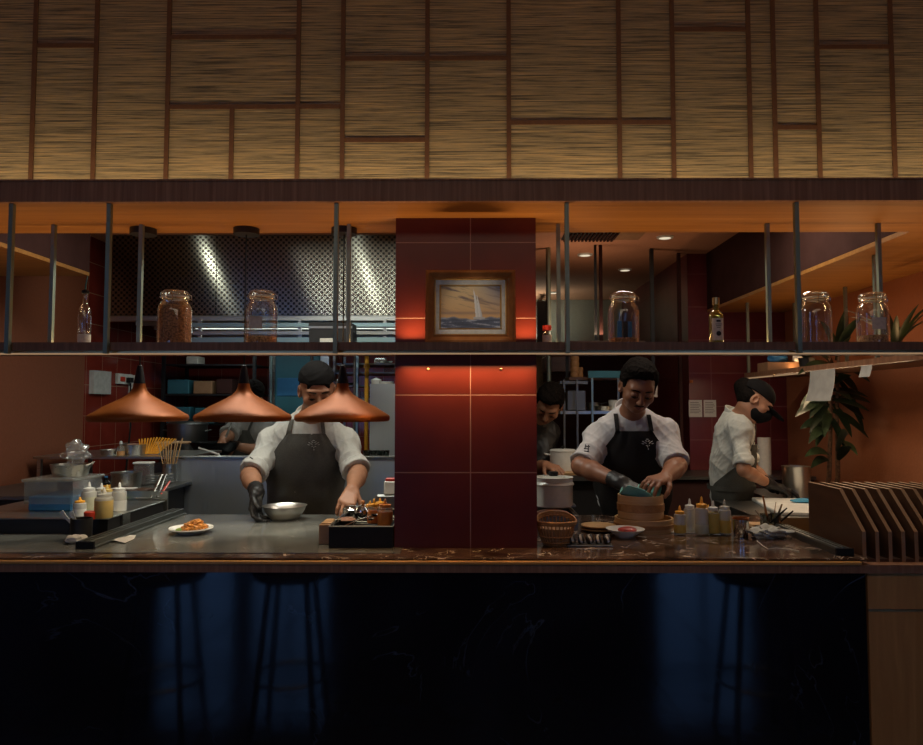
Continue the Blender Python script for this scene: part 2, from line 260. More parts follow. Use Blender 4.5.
# ---------------------------------------------------------------- mesh builder
class MB:
    def __init__(s): s.v = []; s.f = []; s.mi = []; s.m = 0
    def add(s, vs, fs):
        n = len(s.v); s.v += [tuple(p) for p in vs]; s.f += [tuple(i+n for i in f) for f in fs]; s.mi += [s.m]*len(fs); return s
    def box(s, x0, x1, y0, y1, z0, z1, bev=0.0):
        if bev > 0:
            xs = (x0, x0+bev, x1-bev, x1); b = bev
            # chamfered box: 24 verts
            vs = []; idx = {}
            for sx in (0, 1):
                for sy in (0, 1):
                    for sz in (0, 1):
                        X, Y, Z = (x0, x1)[sx], (y0, y1)[sy], (z0, z1)[sz]; dx, dy, dz = (b, -b)[sx], (b, -b)[sy], (b, -b)[sz]
                        idx[sx, sy, sz] = len(vs); vs += [(X, Y+dy, Z+dz), (X+dx, Y, Z+dz), (X+dx, Y+dy, Z)]
            q = lambda *k: tuple(k)
            g = lambda a, b_, c, k: idx[a, b_, c]+k
            fs = [q(g(0,0,0,0), g(0,0,1,0), g(0,1,1,0), g(0,1,0,0)), q(g(1,0,0,0), g(1,1,0,0), g(1,1,1,0), g(1,0,1,0)),
                  q(g(0,0,0,1), g(1,0,0,1), g(1,0,1,1), g(0,0,1,1)), q(g(0,1,0,1), g(0,1,1,1), g(1,1,1,1), g(1,1,0,1)),
                  q(g(0,0,0,2), g(0,1,0,2), g(1,1,0,2), g(1,0,0,2)), q(g(0,0,1,2), g(1,0,1,2), g(1,1,1,2), g(0,1,1,2))]
            for a in (0, 1):
                for c in (0, 1):
                    fs.append(q(g(0,a,c,1), g(0,a,c,2), g(1,a,c,2), g(1,a,c,1)) if a == c else q(g(0,a,c,1), g(1,a,c,1), g(1,a,c,2), g(0,a,c,2)))
                    fs.append(q(g(a,0,c,0), g(a,1,c,0), g(a,1,c,2), g(a,0,c,2)) if a == c else q(g(a,0,c,0), g(a,0,c,2), g(a,1,c,2), g(a,1,c,0)))
                    fs.append(q(g(a,c,0,0), g(a,c,0,1), g(a,c,1,1), g(a,c,1,0)) if a == c else q(g(a,c,0,0), g(a,c,1,0), g(a,c,1,1), g(a,c,0,1)))
                    for e in (0, 1):
                        t = (g(a,c,e,0), g(a,c,e,1), g(a,c,e,2)); fs.append(t if (a+c+e) % 2 == 0 else t[::-1])
            return s.add(vs, fs)
        vs = [(x0,y0,z0),(x1,y0,z0),(x1,y1,z0),(x0,y1,z0),(x0,y0,z1),(x1,y0,z1),(x1,y1,z1),(x0,y1,z1)]
        return s.add(vs, [(0,3,2,1),(4,5,6,7),(0,1,5,4),(1,2,6,5),(2,3,7,6),(3,0,4,7)])
    def cbox(s, c, d, bev=0.0, M_=None):
        n = len(s.v); s.box(-d[0]/2, d[0]/2, -d[1]/2, d[1]/2, -d[2]/2, d[2]/2, bev)
        for k in range(n, len(s.v)):
            p = V(s.v[k]); p = (M_ @ p if M_ else p) + V(c); s.v[k] = tuple(p)
        return s
    def lathe(s, prof, c=(0,0,0), seg=32, ax=None, sx=1, sy=1):
        """prof: list of (r, z). closed at r=0 ends"""
        n0 = len(s.v); vs = []; rows = []
        for r, z in prof:
            if r < 1e-6: rows.append([len(vs)]); vs.append((0, 0, z))
            else:
                rows.append(list(range(len(vs), len(vs)+seg)))
                for k in range(seg): a = 2*math.pi*k/seg; vs.append((r*math.cos(a)*sx, r*math.sin(a)*sy, z))
        fs = []
        for a, b in zip(rows, rows[1:]):
            for k in range(seg):
                l = (k+1) % seg
                if len(a) == 1 and len(b) == 1: break
                if len(a) == 1: fs.append((a[0], b[l], b[k]))
                elif len(b) == 1: fs.append((a[k], a[l], b[0]))
                else: fs.append((a[k], a[l], b[l], b[k]))
        if ax is not None:
            q = V((0,0,1)).rotation_difference(V(ax).normalized()); vs = [q @ V(p) for p in vs]
        vs = [(V(p)+V(c)) for p in vs]
        return s.add(vs, fs)
    def cyl(s, a, b, r, r2=None, seg=16):
        a = V(a); b = V(b); L = (b-a).length; r2 = r if r2 is None else r2
        return s.lathe([(0,0),(r,0),(r2,L),(0,L)], a, seg, b-a)
    def tube(s, pts, r, seg=8, flat=None):
        pts = [V(p) for p in pts]; n = len(pts); rr = r if isinstance(r, (list, tuple)) else [r]*n
        vs = []; up = V((0,0,1)); prev = None
        for k, p in enumerate(pts):
            t = (pts[min(k+1, n-1)]-pts[max(k-1, 0)]).normalized()
            if prev is None:
                a = t.cross(up);
                if a.length < 0.05: a = t.cross(V((1,0,0)))
                a.normalize()
            else: a = (prev - t*prev.dot(t)).normalized()
            prev = a; b = t.cross(a)
            fl = flat if flat else 1
            for j in range(seg):
                th = 2*math.pi*j/seg; vs.append(p + a*math.cos(th)*rr[k] + b*math.sin(th)*rr[k]*fl)
        fs = [(k*seg+j, k*seg+(j+1) % seg, (k+1)*seg+(j+1) % seg, (k+1)*seg+j) for k in range(n-1) for j in range(seg)]
        fs.append(tuple(reversed(range(seg)))); fs.append(tuple(range((n-1)*seg, n*seg)))
        return s.add(vs, fs)
    def ell(s, c, r, rot=None, nu=20, nv=12):
        vs = [(0,0,-1)]
        for i in range(1, nv):
            th = math.pi*i/nv-math.pi/2
            for j in range(nu): a = 2*math.pi*j/nu; vs.append((math.cos(th)*math.cos(a), math.cos(th)*math.sin(a), math.sin(th)))
        vs.append((0,0,1)); fs = []
        for j in range(nu): fs.append((0, 1+(j+1) % nu, 1+j))
        for i in range(nv-2):
            for j in range(nu): a = 1+i*nu; fs.append((a+j, a+(j+1) % nu, a+nu+(j+1) % nu, a+nu+j))
        a = 1+(nv-2)*nu
        for j in range(nu): fs.append((a+j, a+(j+1) % nu, len(vs)-1))
        R = rot if rot else Matrix.Identity(3)
        return s.add([V(c)+R @ V((p[0]*r[0], p[1]*r[1], p[2]*r[2])) for p in vs], fs)
    def prism(s, poly, axis, a, b):
        """poly: 2D points in the plane normal to axis; extruded from a to b"""
        def mk(p, t):
            return (t, p[0], p[1]) if axis == 'X' else (p[0], t, p[1]) if axis == 'Y' else (p[0], p[1], t)
        n = len(poly); vs = [mk(p, a) for p in poly]+[mk(p, b) for p in poly]
        fs = [tuple(reversed(range(n))), tuple(range(n, 2*n))]+[(k, (k+1) % n, n+(k+1) % n, n+k) for k in range(n)]
        return s.add(vs, fs)
    def sheet(s, grid, th=0.003, nrm=None):
        """grid [rows][cols] of points -> solid sheet"""
        R = len(grid); C_ = len(grid[0]); g = [[V(p) for p in r] for r in grid]; vs = []; back = []
        for i in range(R):
            for j in range(C_):
                du = g[i][min(j+1, C_-1)]-g[i][max(j-1, 0)]; dv = g[min(i+1, R-1)][j]-g[max(i-1, 0)][j]
                nn = du.cross(dv); nn = nn.normalized() if nn.length > 1e-9 else V((0,0,1))
                vs.append(g[i][j]); back.append(g[i][j]-nn*th)
        n = R*C_; fs = []
        for i in range(R-1):
            for j in range(C_-1):
                a = i*C_+j; fs.append((a, a+1, a+C_+1, a+C_)); fs.append((n+a, n+a+C_, n+a+C_+1, n+a+1))
        br = [j for j in range(C_)]+[i*C_+C_-1 for i in range(1, R)]+[(R-1)*C_+j for j in range(C_-2, -1, -1)]+[i*C_ for i in range(R-2, 0, -1)]
        for k in range(len(br)):
            a, b = br[k], br[(k+1) % len(br)]; fs.append((b, a, n+a, n+b))
        return s.add(vs+back, fs)
    def build(s, name, mat, parent=None, smooth=False, origin=None, sharp=40, world=False):
        me = bpy.data.meshes.new(name); vs = s.v
        if origin is not None:
            o_ = V(origin); vs = [tuple(V(p)-o_) for p in vs]
        if world:
            q = parent; o_ = V((0,0,0))
            while q is not None: o_ = o_+q.location; q = q.parent
            vs = [tuple(V(p)-o_) for p in vs]
        me.from_pydata(vs, [], s.f)
        mats = mat if isinstance(mat, (list, tuple)) else [mat]
        for m_ in mats: me.materials.append(M[m_] if isinstance(m_, str) else m_)
        if len(mats) > 1: me.polygons.foreach_set('material_index', s.mi)
        me.validate(); me.update()
        if smooth:
            me.polygons.foreach_set('use_smooth', [True]*len(me.polygons))
            try: me.set_sharp_from_angle(angle=math.radians(sharp))
            except Exception: pass
        o = bpy.data.objects.new(name, me); COL.objects.link(o)
        if origin is not None: o.location = origin
        if parent is not None:
            o.parent = parent
        return o
def tag(o, label=None, cat=None, group=None, kind=None):
    if label: o['label'] = label
    if cat: o['category'] = cat
    if group: o['group'] = group
    if kind: o['kind'] = kind
    return o
def thing(name, label, cat, loc=(0,0,0), group=None, rz=0):
    """Empty at the thing's base; its parts are built in local coordinates"""
    o = bpy.data.objects.new(name, None); COL.objects.link(o); o.location = loc; o.rotation_euler = (0,0,rz); o.empty_display_size = 0.05
    return tag(o, label, cat, group)
def struct(mb, name, mat, smooth=False): return tag(mb.build(name, mat, None, smooth), kind='structure')
def copy_tree(o, parent=None):
    c = o.copy(); COL.objects.link(c); c.parent = parent
    for ch in [x for x in bpy.data.objects if x.parent == o]: copy_tree(ch, c)
    return c
# ================================================================ STRUCTURE
YF = 2.336                                      # fascia / soffit front
XL, XR = -2.5, 2.25
# column
YC0, YC1 = 2.55, 3.0
CX0 = at(395.5, 300, YC0).x; CX1 = at(536, 300, YC0).x
struct(MB().box(CX0, CX1, YC0, YC1, 1.0, SOF), 'wall_column', 'column_tile')
# floors, ceilings, walls
struct(MB().box(-5, 5, -4.2, 8.0, -0.1, 0), 'floor', 'floor_tile')
struct(MB().box(-5, 5, -4.2, 2.62, 3.2, 3.3), 'ceiling_dining', 'plaster_warm')
struct(MB().box(-3.6, 3.6, 2.77, 8.0, 2.60, 2.7), 'ceiling_kitchen', 'plaster_warm')
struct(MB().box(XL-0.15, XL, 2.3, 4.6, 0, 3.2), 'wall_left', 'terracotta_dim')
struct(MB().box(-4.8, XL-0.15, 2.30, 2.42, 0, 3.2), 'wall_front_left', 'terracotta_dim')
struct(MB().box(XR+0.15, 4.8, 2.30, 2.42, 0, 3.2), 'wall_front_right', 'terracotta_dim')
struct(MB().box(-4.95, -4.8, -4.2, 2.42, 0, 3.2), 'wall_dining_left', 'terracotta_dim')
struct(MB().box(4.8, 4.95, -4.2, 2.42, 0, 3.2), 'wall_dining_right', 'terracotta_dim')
struct(MB().box(XL-0.15, XL, 4.6, 6.2, 0, 2.6), 'wall_left_tiled', 'kitchen_tile')
struct(MB().box(XL-0.15, -0.25, 6.2, 6.35, 0, 2.6), 'wall_back_left', 'back_tile')
struct(MB().box(-0.15, 1.55, 7.5, 7.65, 0, 2.6), 'wall_back', 'plaster_grey')
struct(MB().box(-0.25, -0.15, 3.6, 7.65, 0, 2.6), 'wall_divider', 'dark_wall')
# block of dark wall on the right of the back room, then the tiled return
struct(MB().box(1.55, 2.6, 5.2, 7.65, 0, 2.6), 'wall_back_right', 'right_tile')
struct(MB().box(XR, XR+0.15, 2.3, 5.2, 0, 3.2), 'wall_right', 'terracotta')
# dining room back wall with a tall window
wx = [(-3.9, -2.9), (-2.75, -1.75), (2.2, 3.4)]
mb = MB(); zs = (0.35, 2.4)
xs = [-4.8]+[q for p in wx for q in p]+[4.8]
for k in range(0, len(xs)-1, 2): mb.box(xs[k], xs[k+1], -4.2, -4.05, 0, 3.2)
for a, b in wx: mb.box(a, b, -4.2, -4.05, 0, zs[0]); mb.box(a, b, -4.2, -4.05, zs[1], 3.2)
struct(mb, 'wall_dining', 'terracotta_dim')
for k, (a, b) in enumerate(wx):
    r = tag(MB().box(a, b, -4.14, -4.13, zs[0], zs[1]).build('window_%d' % (k+1), 'window_glass'), kind='structure')
    mb = MB()
    for x in (a, b-0.04, (a+b)/2-0.02): mb.box(x, x+0.04, -4.16, -4.10, zs[0], zs[1])
    for z in (zs[0], zs[1]-0.04, 1.7): mb.box(a, b, -4.16, -4.10, z, z+0.04)
    mb.build('window_frame', 'black_paint', r)
# upper wall: woven panels behind the battens
YP = 2.60
struct(MB().box(XL, XR, YP, YP+0.17, SOF+0.02, 3.2), 'wall_upper', 'woven_reed')
tag(bpy.data.objects['wall_upper'], kind='structure')
mb = MB(); bw = 0.016
def hx(px, py, Y): return at(px, py, Y).x
zb = 2.19
vert = [(32, None), (94, None), (167, None), (232, 108), (298, None), (343, None), (428, None), (510, None), (621, None), (675, None), (752, None), (777, None), (821, None), (896, None)]
YB = YP-0.006
topz = 3.2
for px, cut in vert:
    x = hx(px-1, 150, YB); z1 = at(px, cut, YB).z if cut else topz
    mb.box(x-bw/2, x+bw/2, YB, YP, zb, z1)
hor = [(106, 167, 343), (139.5, 343, 428), (122.5, 510, 675), (128, 777, 821), (36, 167, 298), (58, 343, 510), (30, 675, 752), (44, 32, 94), (48, 821, 896)]
for py, a, b in hor:
    z = at(400, py, YB).z; mb.box(hx(a-1, 150, YB), hx(b-1, 150, YB), YB+0.001, YP, z-bw/2, z+bw/2)
struct(mb, 'trim_1', 'batten_wood')
# fascia beam (dark walnut) with cove ledge and wooden soffit
zf0, zf1 = SOF, at(469, 179, YF).z
struct(MB().box(XL, XR, YF, YF+0.02, zf0, zf1).box(XL, XR, YF-0.004, YF+0.024, zf1-0.006, zf1+0.001), 'trim_2', 'fascia_walnut')
struct(MB().box(XL, XR, YF+0.02, 2.77, SOF, SOF+0.018), 'trim_3', 'soffit_wood')
struct(MB().box(XL, XR, YF+0.021, YP, SOF+0.018, SOF+0.022), 'trim_4', 'walnut_trim')
# return soffits left and right
struct(MB().box(1.69, XR, 2.77, 5.2, SOF, SOF+0.0185), 'trim_5', 'soffit_wood')
struct(MB().box(1.69, 1.71, 2.77, 5.2, SOF+0.0185, 2.60), 'trim_6', 'dark_wall')
struct(MB().box(XL, -2.0, 2.77, 3.7, SOF, SOF+0.018), 'trim_7', 'soffit_wood')
struct(MB().box(XL, XR, 2.75, 2.77, SOF+0.018, 2.60), 'trim_8', 'dark_wall')
struct(MB().box(-2.02, -2.0, 2.77, 3.7, SOF+0.018, 2.60).box(XL, -2.02, 3.68, 3.7, SOF+0.018, 2.60), 'trim_9', 'dark_wall')
# ================================================================ BAR COUNTER
bar = thing('bar_counter', 'long bar counter with stone worktop, wooden edge band and dark veined marble front', 'counter', (0, 2.42, 0))
XC = 1.288
YK = 2.385; zk = [at(469, y, YK-0.005).z for y in (560.5, 561, 564.5, 573)]; XL2, XR2 = XL+0.001, XR-0.001
MB().box(XL2, XC, YK, 3.32, zk[0], 1.0, 0.003).build('worktop', 'brown_marble', bar, world=True)
x0, x1 = atz(85, 550).x, CX0
tag(MB().box(XL2, CX0+0.03, 2.455, 3.30, 1.0, 1.0025).build('stone_inlay', 'grey_stone', bar, world=True), label='grey stone work surface on the left')
MB().box(XL2, XC-0.03, YK-0.012, 2.43, zk[2], zk[1], 0.002).build('edge_strip', 'edge_wood', bar, world=True)
MB().box(XL2, XR2, YK-0.002, 2.43, zk[3], zk[2]-0.0005).build('edge_band', 'fascia_walnut', bar, world=True)
MB().box(XL2, XC-0.005, YK+0.02, 2.44, 0, zk[3]).build('front_panel', 'blue_marble', bar, world=True)
MB().box(XL2, XC-0.005, 2.44, 3.28, 0.0, zk[0]).build('carcass', 'black_paint', bar, world=True)
st = thing('host_stand', 'orange-brown wooden cabinet at the right end below the menu rack', 'cabinet', (1.76, 2.6, 0))
zg = at(865, 612, 2.38).z
MB().box(XC, XR2, 2.40, 2.90, 0.0, zg-0.004).box(XC, XR2, 2.41, 2.90, zg-0.004, zg+0.004).box(XC, XR2, 2.40, 2.90, zg+0.004, zk[3]-0.001).box(XC+0.001, XR2, 2.432, 2.90, zk[3]-0.001, 0.972).build('body', 'stand_wood', st, world=True)
MB().box(XC, XR2, 2.398, 2.41, zg-0.003, zg+0.003).build('groove_strip', 'brass', st, world=True)
# side counters
sc = thing('side_counter', 'steel topped side counter running back along the orange wall', 'counter', (1.62, 3.6, 0))
MB().box(1.30, 1.98, 3.335, 3.93, 0.95, 0.985).box(1.64, 1.92, 3.93, 4.5, 0.95, 0.985).build('worktop', 'steel_dark', sc, world=True); MB().box(1.34, 1.96, 3.37, 3.90, 0, 0.95).box(1.68, 1.90, 3.90, 4.47, 0, 0.95).build('body', 'steel_dark', sc, world=True)
def sill(px, py, z): return atz(px, py, z)
# ---- aluminium channels at both ends of the work surface
def channel(x, y0, y1, lab, wdt=0.075, z=1.0):
    o = thing('glass_channel', lab, 'rail', (x, (y0+y1)/2, z))
    m = MB().prism([(x-wdt/2, z), (x+wdt/2, z), (x+wdt/2, z+0.006), (x+wdt*0.34, z+0.008), (x+wdt*0.30, z+0.024), (x+wdt*0.14, z+0.026), (x+wdt*0.12, z+0.017), (x+wdt*0.02, z+0.017), (x, z+0.026), (x-wdt*0.14, z+0.026), (x-wdt*0.16, z+0.017), (x-wdt*0.26, z+0.017), (x-wdt*0.28, z+0.026), (x-wdt/2+0.003, z+0.026), (x-wdt/2, z+0.02)], 'Y', y0, y1)
    m.build('extrusion', 'alu', o, world=True)
    MB().box(x+wdt*0.03, x+wdt*0.11, y0+0.002, y1-0.002, z+0.0172, z+0.023).build('glazing_strip', 'black_rubber', o, world=True)
    MB().box(x-wdt*0.5, x+wdt*0.45, y0-0.010, y0-0.0005, z, z+0.024).build('end_cap', 'black_rubber', o, world=True)
channel(-1.345, 2.52, 3.31, 'ridged aluminium channel lying along the left end of the worktop', 0.066, z=1.0028)
channel(1.235, 2.44, 2.92, 'grey aluminium channel lying beside the menu rack', 0.06)
# ================================================================ HANGING SHELF
SH0, SH1 = 2.372, 2.655
zs0, zs1 = at(469, 350, SH0).z, at(469, 342, SH0).z
sh = thing('hanging_shelf', 'long dark wooden shelf hung on metal posts across the kitchen opening', 'shelf', (0, 2.5, zs0))
MB().box(XL, XR, SH0, 2.498, zs0, zs1).box(XL, CX0, 2.498, SH1, zs0, zs1).box(CX1, XR, 2.498, SH1, zs0, zs1).build('board', 'dark_walnut', sh, world=True)
MB().box(XL, XR, 2.398, 2.405, zs0-0.0125, zs0-0.0075).build('light_strip', 'led', sh, world=True)
MB().box(XL, XR, 2.394, 2.409, zs0-0.0075, zs0-0.004).box(XL, XR, 2.398, 2.405, zs0-0.004, zs0).build('strip_housing', 'brass', sh, world=True)
area('led_shelf_light', (0, 2.402, zs0-0.016), (-0.35, 0, 0), 5.0, 0.01, 0.7, (1.0, 0.62, 0.30), 90)
pw = 0.0068
ZT = zs1
for px in (108, 336, 567, 797.5, 10):
    x = at(px, 280, SH0-0.011).x
    MB().box(x-pw, x+pw, SH0-0.020, SH0-0.003, zs0-0.012, SOF-0.0005).box(x-pw, x+pw, SH0-0.003, SH0, zs0, zs1).build('post', 'steel_post', sh, world=True)
for px in (140, 348.5, 558.5, 768.5, 52, 880):
    x = at(px, 280, SH1-0.02).x
    MB().box(x-pw, x+pw, SH1-0.025, SH1-0.008, zs1, SOF-0.0005).build('post', 'steel_post', sh, world=True)
for px in (127, 250, 346, 362, 560, 782):
    x = at(px, 353, 2.43).x; MB().box(x-0.012, x+0.012, 2.41, 2.425, zs0-0.012, zs0).build('clip', 'brass', sh, world=True)
# return shelf on the right
rs = thing('return_shelf', 'dark shelf on thin posts running back in front of the orange wall', 'shelf', (1.93, 3.9, zs0))
MB().box(1.78, 2.12, 2.70, 4.75, zs0, zs1).build('board', 'dark_walnut', rs, world=True)
MB().box(1.782, 1.79, 3.9, 4.75, zs0-0.012, zs0-0.004).build('light_strip', 'led', rs, world=True)
for X, Y in ((1.79, 4.70), (2.105, 4.72), (2.105, 4.07), (2.105, 3.3), (1.79, 3.2)):
    MB().box(X-0.008, X+0.008, Y-0.008, Y+0.008, zs1, SOF-0.001).build('post', 'steel_post', rs, world=True)
x = at(737, 360, 4.3).x
MB().box(1.779, 1.787, 4.28, 4.29, zs0-0.012, zs0).build('clip', 'brass', rs, world=True)
# ================================================================ PICTURE
pc = thing('framed_picture', 'small seascape painting of a white sailboat in a wide gilt brown frame on the shelf', 'picture', (at(470.5, 341, 2.455).x, 2.440, zs1+0.0024))
def picture(root):
    D = 2.46; W = (515-424.5)/F*D; H = (341-266)/F*D; W2, H2 = W/2, H
    cz = H/2
    # frame rings: (half w, half h, y)
    cw, ch = W/2, H/2
    rings = [(cw, ch, 0.030), (cw, ch, 0.006), (cw-0.010, ch-0.010, 0.0), (cw-0.024, ch-0.024, 0.014), (cw-0.030, ch-0.029, 0.010)]
    def ringmesh(rg):
        vs = []; fs = []
        for a, b, y in rg: vs += [(-a, y, cz-b), (a, y, cz-b), (a, y, cz+b), (-a, y, cz+b)]
        for k in range(len(rg)-1):
            for j in range(4): l = (j+1) % 4; fs.append((k*4+j, k*4+l, k*4+4+l, k*4+4+j))
        return MB().add(vs, fs)
    ringmesh(rings).build('frame', 'frame_wood', root)
    ringmesh([(cw-0.029, ch-0.028, 0.012), (cw-0.032, ch-0.031, 0.008), (cw-0.035, ch-0.034, 0.012)]).build('gilt_edge', 'brass', root)
    ringmesh([(cw-0.034, ch-0.033, 0.013), (cw-0.049, ch-0.051, 0.016)]).build('mat_liner', 'label_paper', root)
    ringmesh([(cw-0.047, ch-0.0495, 0.0155), (cw-0.0505, ch-0.053, 0.0125), (cw-0.053, ch-0.055, 0.017)]).build('gilt_edge', 'brass', root)
    MB().box(-cw+0.002, cw-0.002, 0.019, 0.03, cz-ch+0.002, cz+ch-0.002).build('backing', 'card', root)
    # painting: fine coloured grid
    pw_, ph = cw-0.051, ch-0.054; nx, nz = 150, 100
    me = bpy.data.meshes.new('painting'); vs = []; fs = []
    for i in range(nz+1):
        for j in range(nx+1): vs.append((-pw_+2*pw_*j/nx, 0.0175, cz-ph+2*ph*i/nz))
    for i in range(nz):
        for j in range(nx): a = i*(nx+1)+j; fs.append((a, a+1, a+nx+2, a+nx+1))
    me.from_pydata(vs, [], fs)
    u = np.array([(v[0]+pw_)/(2*pw_) for v in vs]); t = np.array([(v[2]-cz+ph)/(2*ph) for v in vs])
    rng = np.random.RandomState(3)
    def fbm(u, t, sx, sz, seed):
        r = np.random.RandomState(seed); s = 0; a = 1
        for o in range(5):
            ph1, ph2, an = r.rand()*9, r.rand()*9, r.rand()*0.6-0.3
            s = s+a*np.sin(sx*u*(1+an)+ph1+1.7*np.sin(sz*t+ph2+s))*np.sin(sz*t*(1-an)+ph2+sx*0.3*u); sx *= 1.9; sz *= 1.9; a *= 0.6
        return s
    c = np.zeros((len(vs), 3)); low = np.array((0.70, 0.40, 0.16)); hi = np.array((0.16, 0.18, 0.26)); mid = np.array((0.72, 0.52, 0.26))
    k = np.clip((t-0.3)/0.7, 0, 1)[:, None]; kr = np.clip((u-0.5)*2, 0, 1)[:, None]
    sky = low*(1-k)+mid*k; sky = sky*(1-k*kr)+hi*k*kr
    cl = np.clip(fbm(u*1.0+t*0.8, t+u*0.30, 6, 17, 5)*1.1+0.15, 0, 1)[:, None]*np.clip(k*1.7, 0.15, 1); sky = sky*(1-cl*0.85)+np.array((0.13, 0.085, 0.09))*cl*0.85
    band = np.exp(-((t-0.36)/0.035)**2)[:, None]*0.55; sky = sky*(1-band)+np.array((0.20, 0.13, 0.12))*band
    sea = np.array((0.085, 0.10, 0.15))*np.ones_like(c); wv = np.clip(fbm(u, t, 9, 26, 9), -1, 1)[:, None]
    sea = sea*(1+0.4*wv)+np.clip(wv-0.45, 0, 1)*0.55
    hor = 0.24+0.025*np.sin(u*9)+0.012*np.sin(u*31+1); foam = np.exp(-((t-hor+0.01)/0.022)**2)[:, None]*0.5
    sea = sea*(1-foam)+np.array((0.36, 0.35, 0.36))*foam
    sf = (t < hor)[:, None]; c = np.where(sf, sea, sky)
    # sails: two curved white triangles, small hull
    for cx, wd, top in ((0.585, 0.085, 0.93), (0.64, 0.06, 0.80)):
        h = np.clip((t-0.27)/(top-0.27), 0, 1); xl = cx-0.03*(h-0.0)*1.3; xr = xl+wd*(1-h)**0.8
        ins = ((u > xl) & (u < xr) & (t > 0.27) & (t < top))[:, None]; sh_ = (0.85-0.35*np.clip((u-xl)/wd, 0, 1))[:, None]*np.array((1, 0.96, 0.88))
        c = np.where(ins, sh_, c)
    hull = ((u > 0.55) & (u < 0.74) & (t > 0.215+abs(u-0.64)*0.12) & (t < 0.265))[:, None]; c = np.where(hull, np.array((0.55, 0.53, 0.50)), c)
    at_ = me.color_attributes.new('Col', 'FLOAT_COLOR', 'POINT'); at_.data.foreach_set('color', np.hstack([c, np.ones((len(vs), 1))]).ravel())
    m, nt, b, o = nodes('oil_painting'); setp(b, (0.3,)*3, 0.55); vc = nt.nodes.new('ShaderNodeVertexColor'); vc.layer_name = 'Col'; nt.links.new(vc.outputs[0], b.inputs['Base Color'])
    mp = coords(nt); n = N(nt, 'ShaderNodeTexNoise'); n.inputs['Scale'].default_value = 260; nt.links.new(mp.outputs[0], n.inputs[0]); bump(nt, b, n.outputs[0], 0.15, 0.001)
    me.materials.append(m); o = bpy.data.objects.new('painting', me); COL.objects.link(o); o.parent = root
picture(pc)
pc.rotation_euler = (-0.07, 0, 0)
for px, py in ((428.5, 372), (501.5, 372)):
    p = at(px-0.5, py-3, YC0); tag(MB().lathe([(0.0045, 0), (0.0045, 0.004), (0, 0.006)], (p.x, YC0, p.z), 12, (0,-1,0)).build('wall_screw', 'brass'), 'small round brass screw cap on the %s red tile just under the shelf' % ('left' if px < 460 else 'right'), 'screw', 'screw caps on the column')
# ================================================================ PENDANT LAMPS
def pendant(px, pyc, label):
    pyc += 4.5
    Y = 2.70; x = at(px, 405, Y).x
    cx = at(px+2, 231, Y).x
    t = thing('pendant_lamp', label, 'lamp', (x, Y, SOF), 'pendant lamps over the left worktop')
    zr = at(px, pyc, Y).z-SOF        # rim height
    MB().cyl((0,0,-0.024), (0,0,-0.0005), 0.048, seg=36).build('canopy', 'black_paint', t, True)
    R = 0.176; h = 0.125
    prof = [(R-0.005, zr-0.008), (R, zr-0.002), (R+0.001, zr+0.008), (R-0.003, zr+0.015), (R-0.022, zr+0.026), (0.122, zr+0.047), (0.090, zr+0.063), (0.060, zr+0.079), (0.040, zr+0.092), (0.028, zr+0.106), (0.0225, zr+0.120), (0.021, zr+0.133), (0.0, zr+0.134)]
    sh_ = MB().lathe(prof, seg=64).build('shade', 'copper_lacquer', t, True, sharp=60)
    MB().lathe([(R-0.005, zr-0.003), (R-0.008, zr+0.010), (R-0.026, zr+0.020), (0.112, zr+0.045), (0.07, zr+0.066), (0.03, zr+0.085), (0, zr+0.09)][::-1], seg=64).build('shade_lining', 'shade_inside', sh_, True)
    MB().lathe([(0.0205, zr+0.1335), (0.014, zr+0.175), (0.009, zr+0.200), (0.005, zr+0.203), (0,zr+0.203)], seg=24).build('neck', 'black_paint', t, True)
    MB().tube([(0, 0, zr+0.202), (0, 0, -0.024)], 0.0028, 6).build('cord', 'black_rubber', t, True)
    MB().ell((0, 0, zr+0.055), (0.026, 0.026, 0.03)).build('bulb', 'bulb', t, True)
    spot('pendant_spot', (x, Y, SOF+zr+0.02), 2.6, (1.0, 0.82, 0.58), 150, 0.03)
pendant(139, 414.5, 'leftmost copper cone pendant lamp, hanging near the orange wall and steel pots')
pendant(243.5, 414.5, 'middle copper cone pendant lamp, above the plate of fried chicken')
pendant(342.5, 414.5, 'rightmost copper cone pendant lamp, partly in front of the bandana chef\'s face')
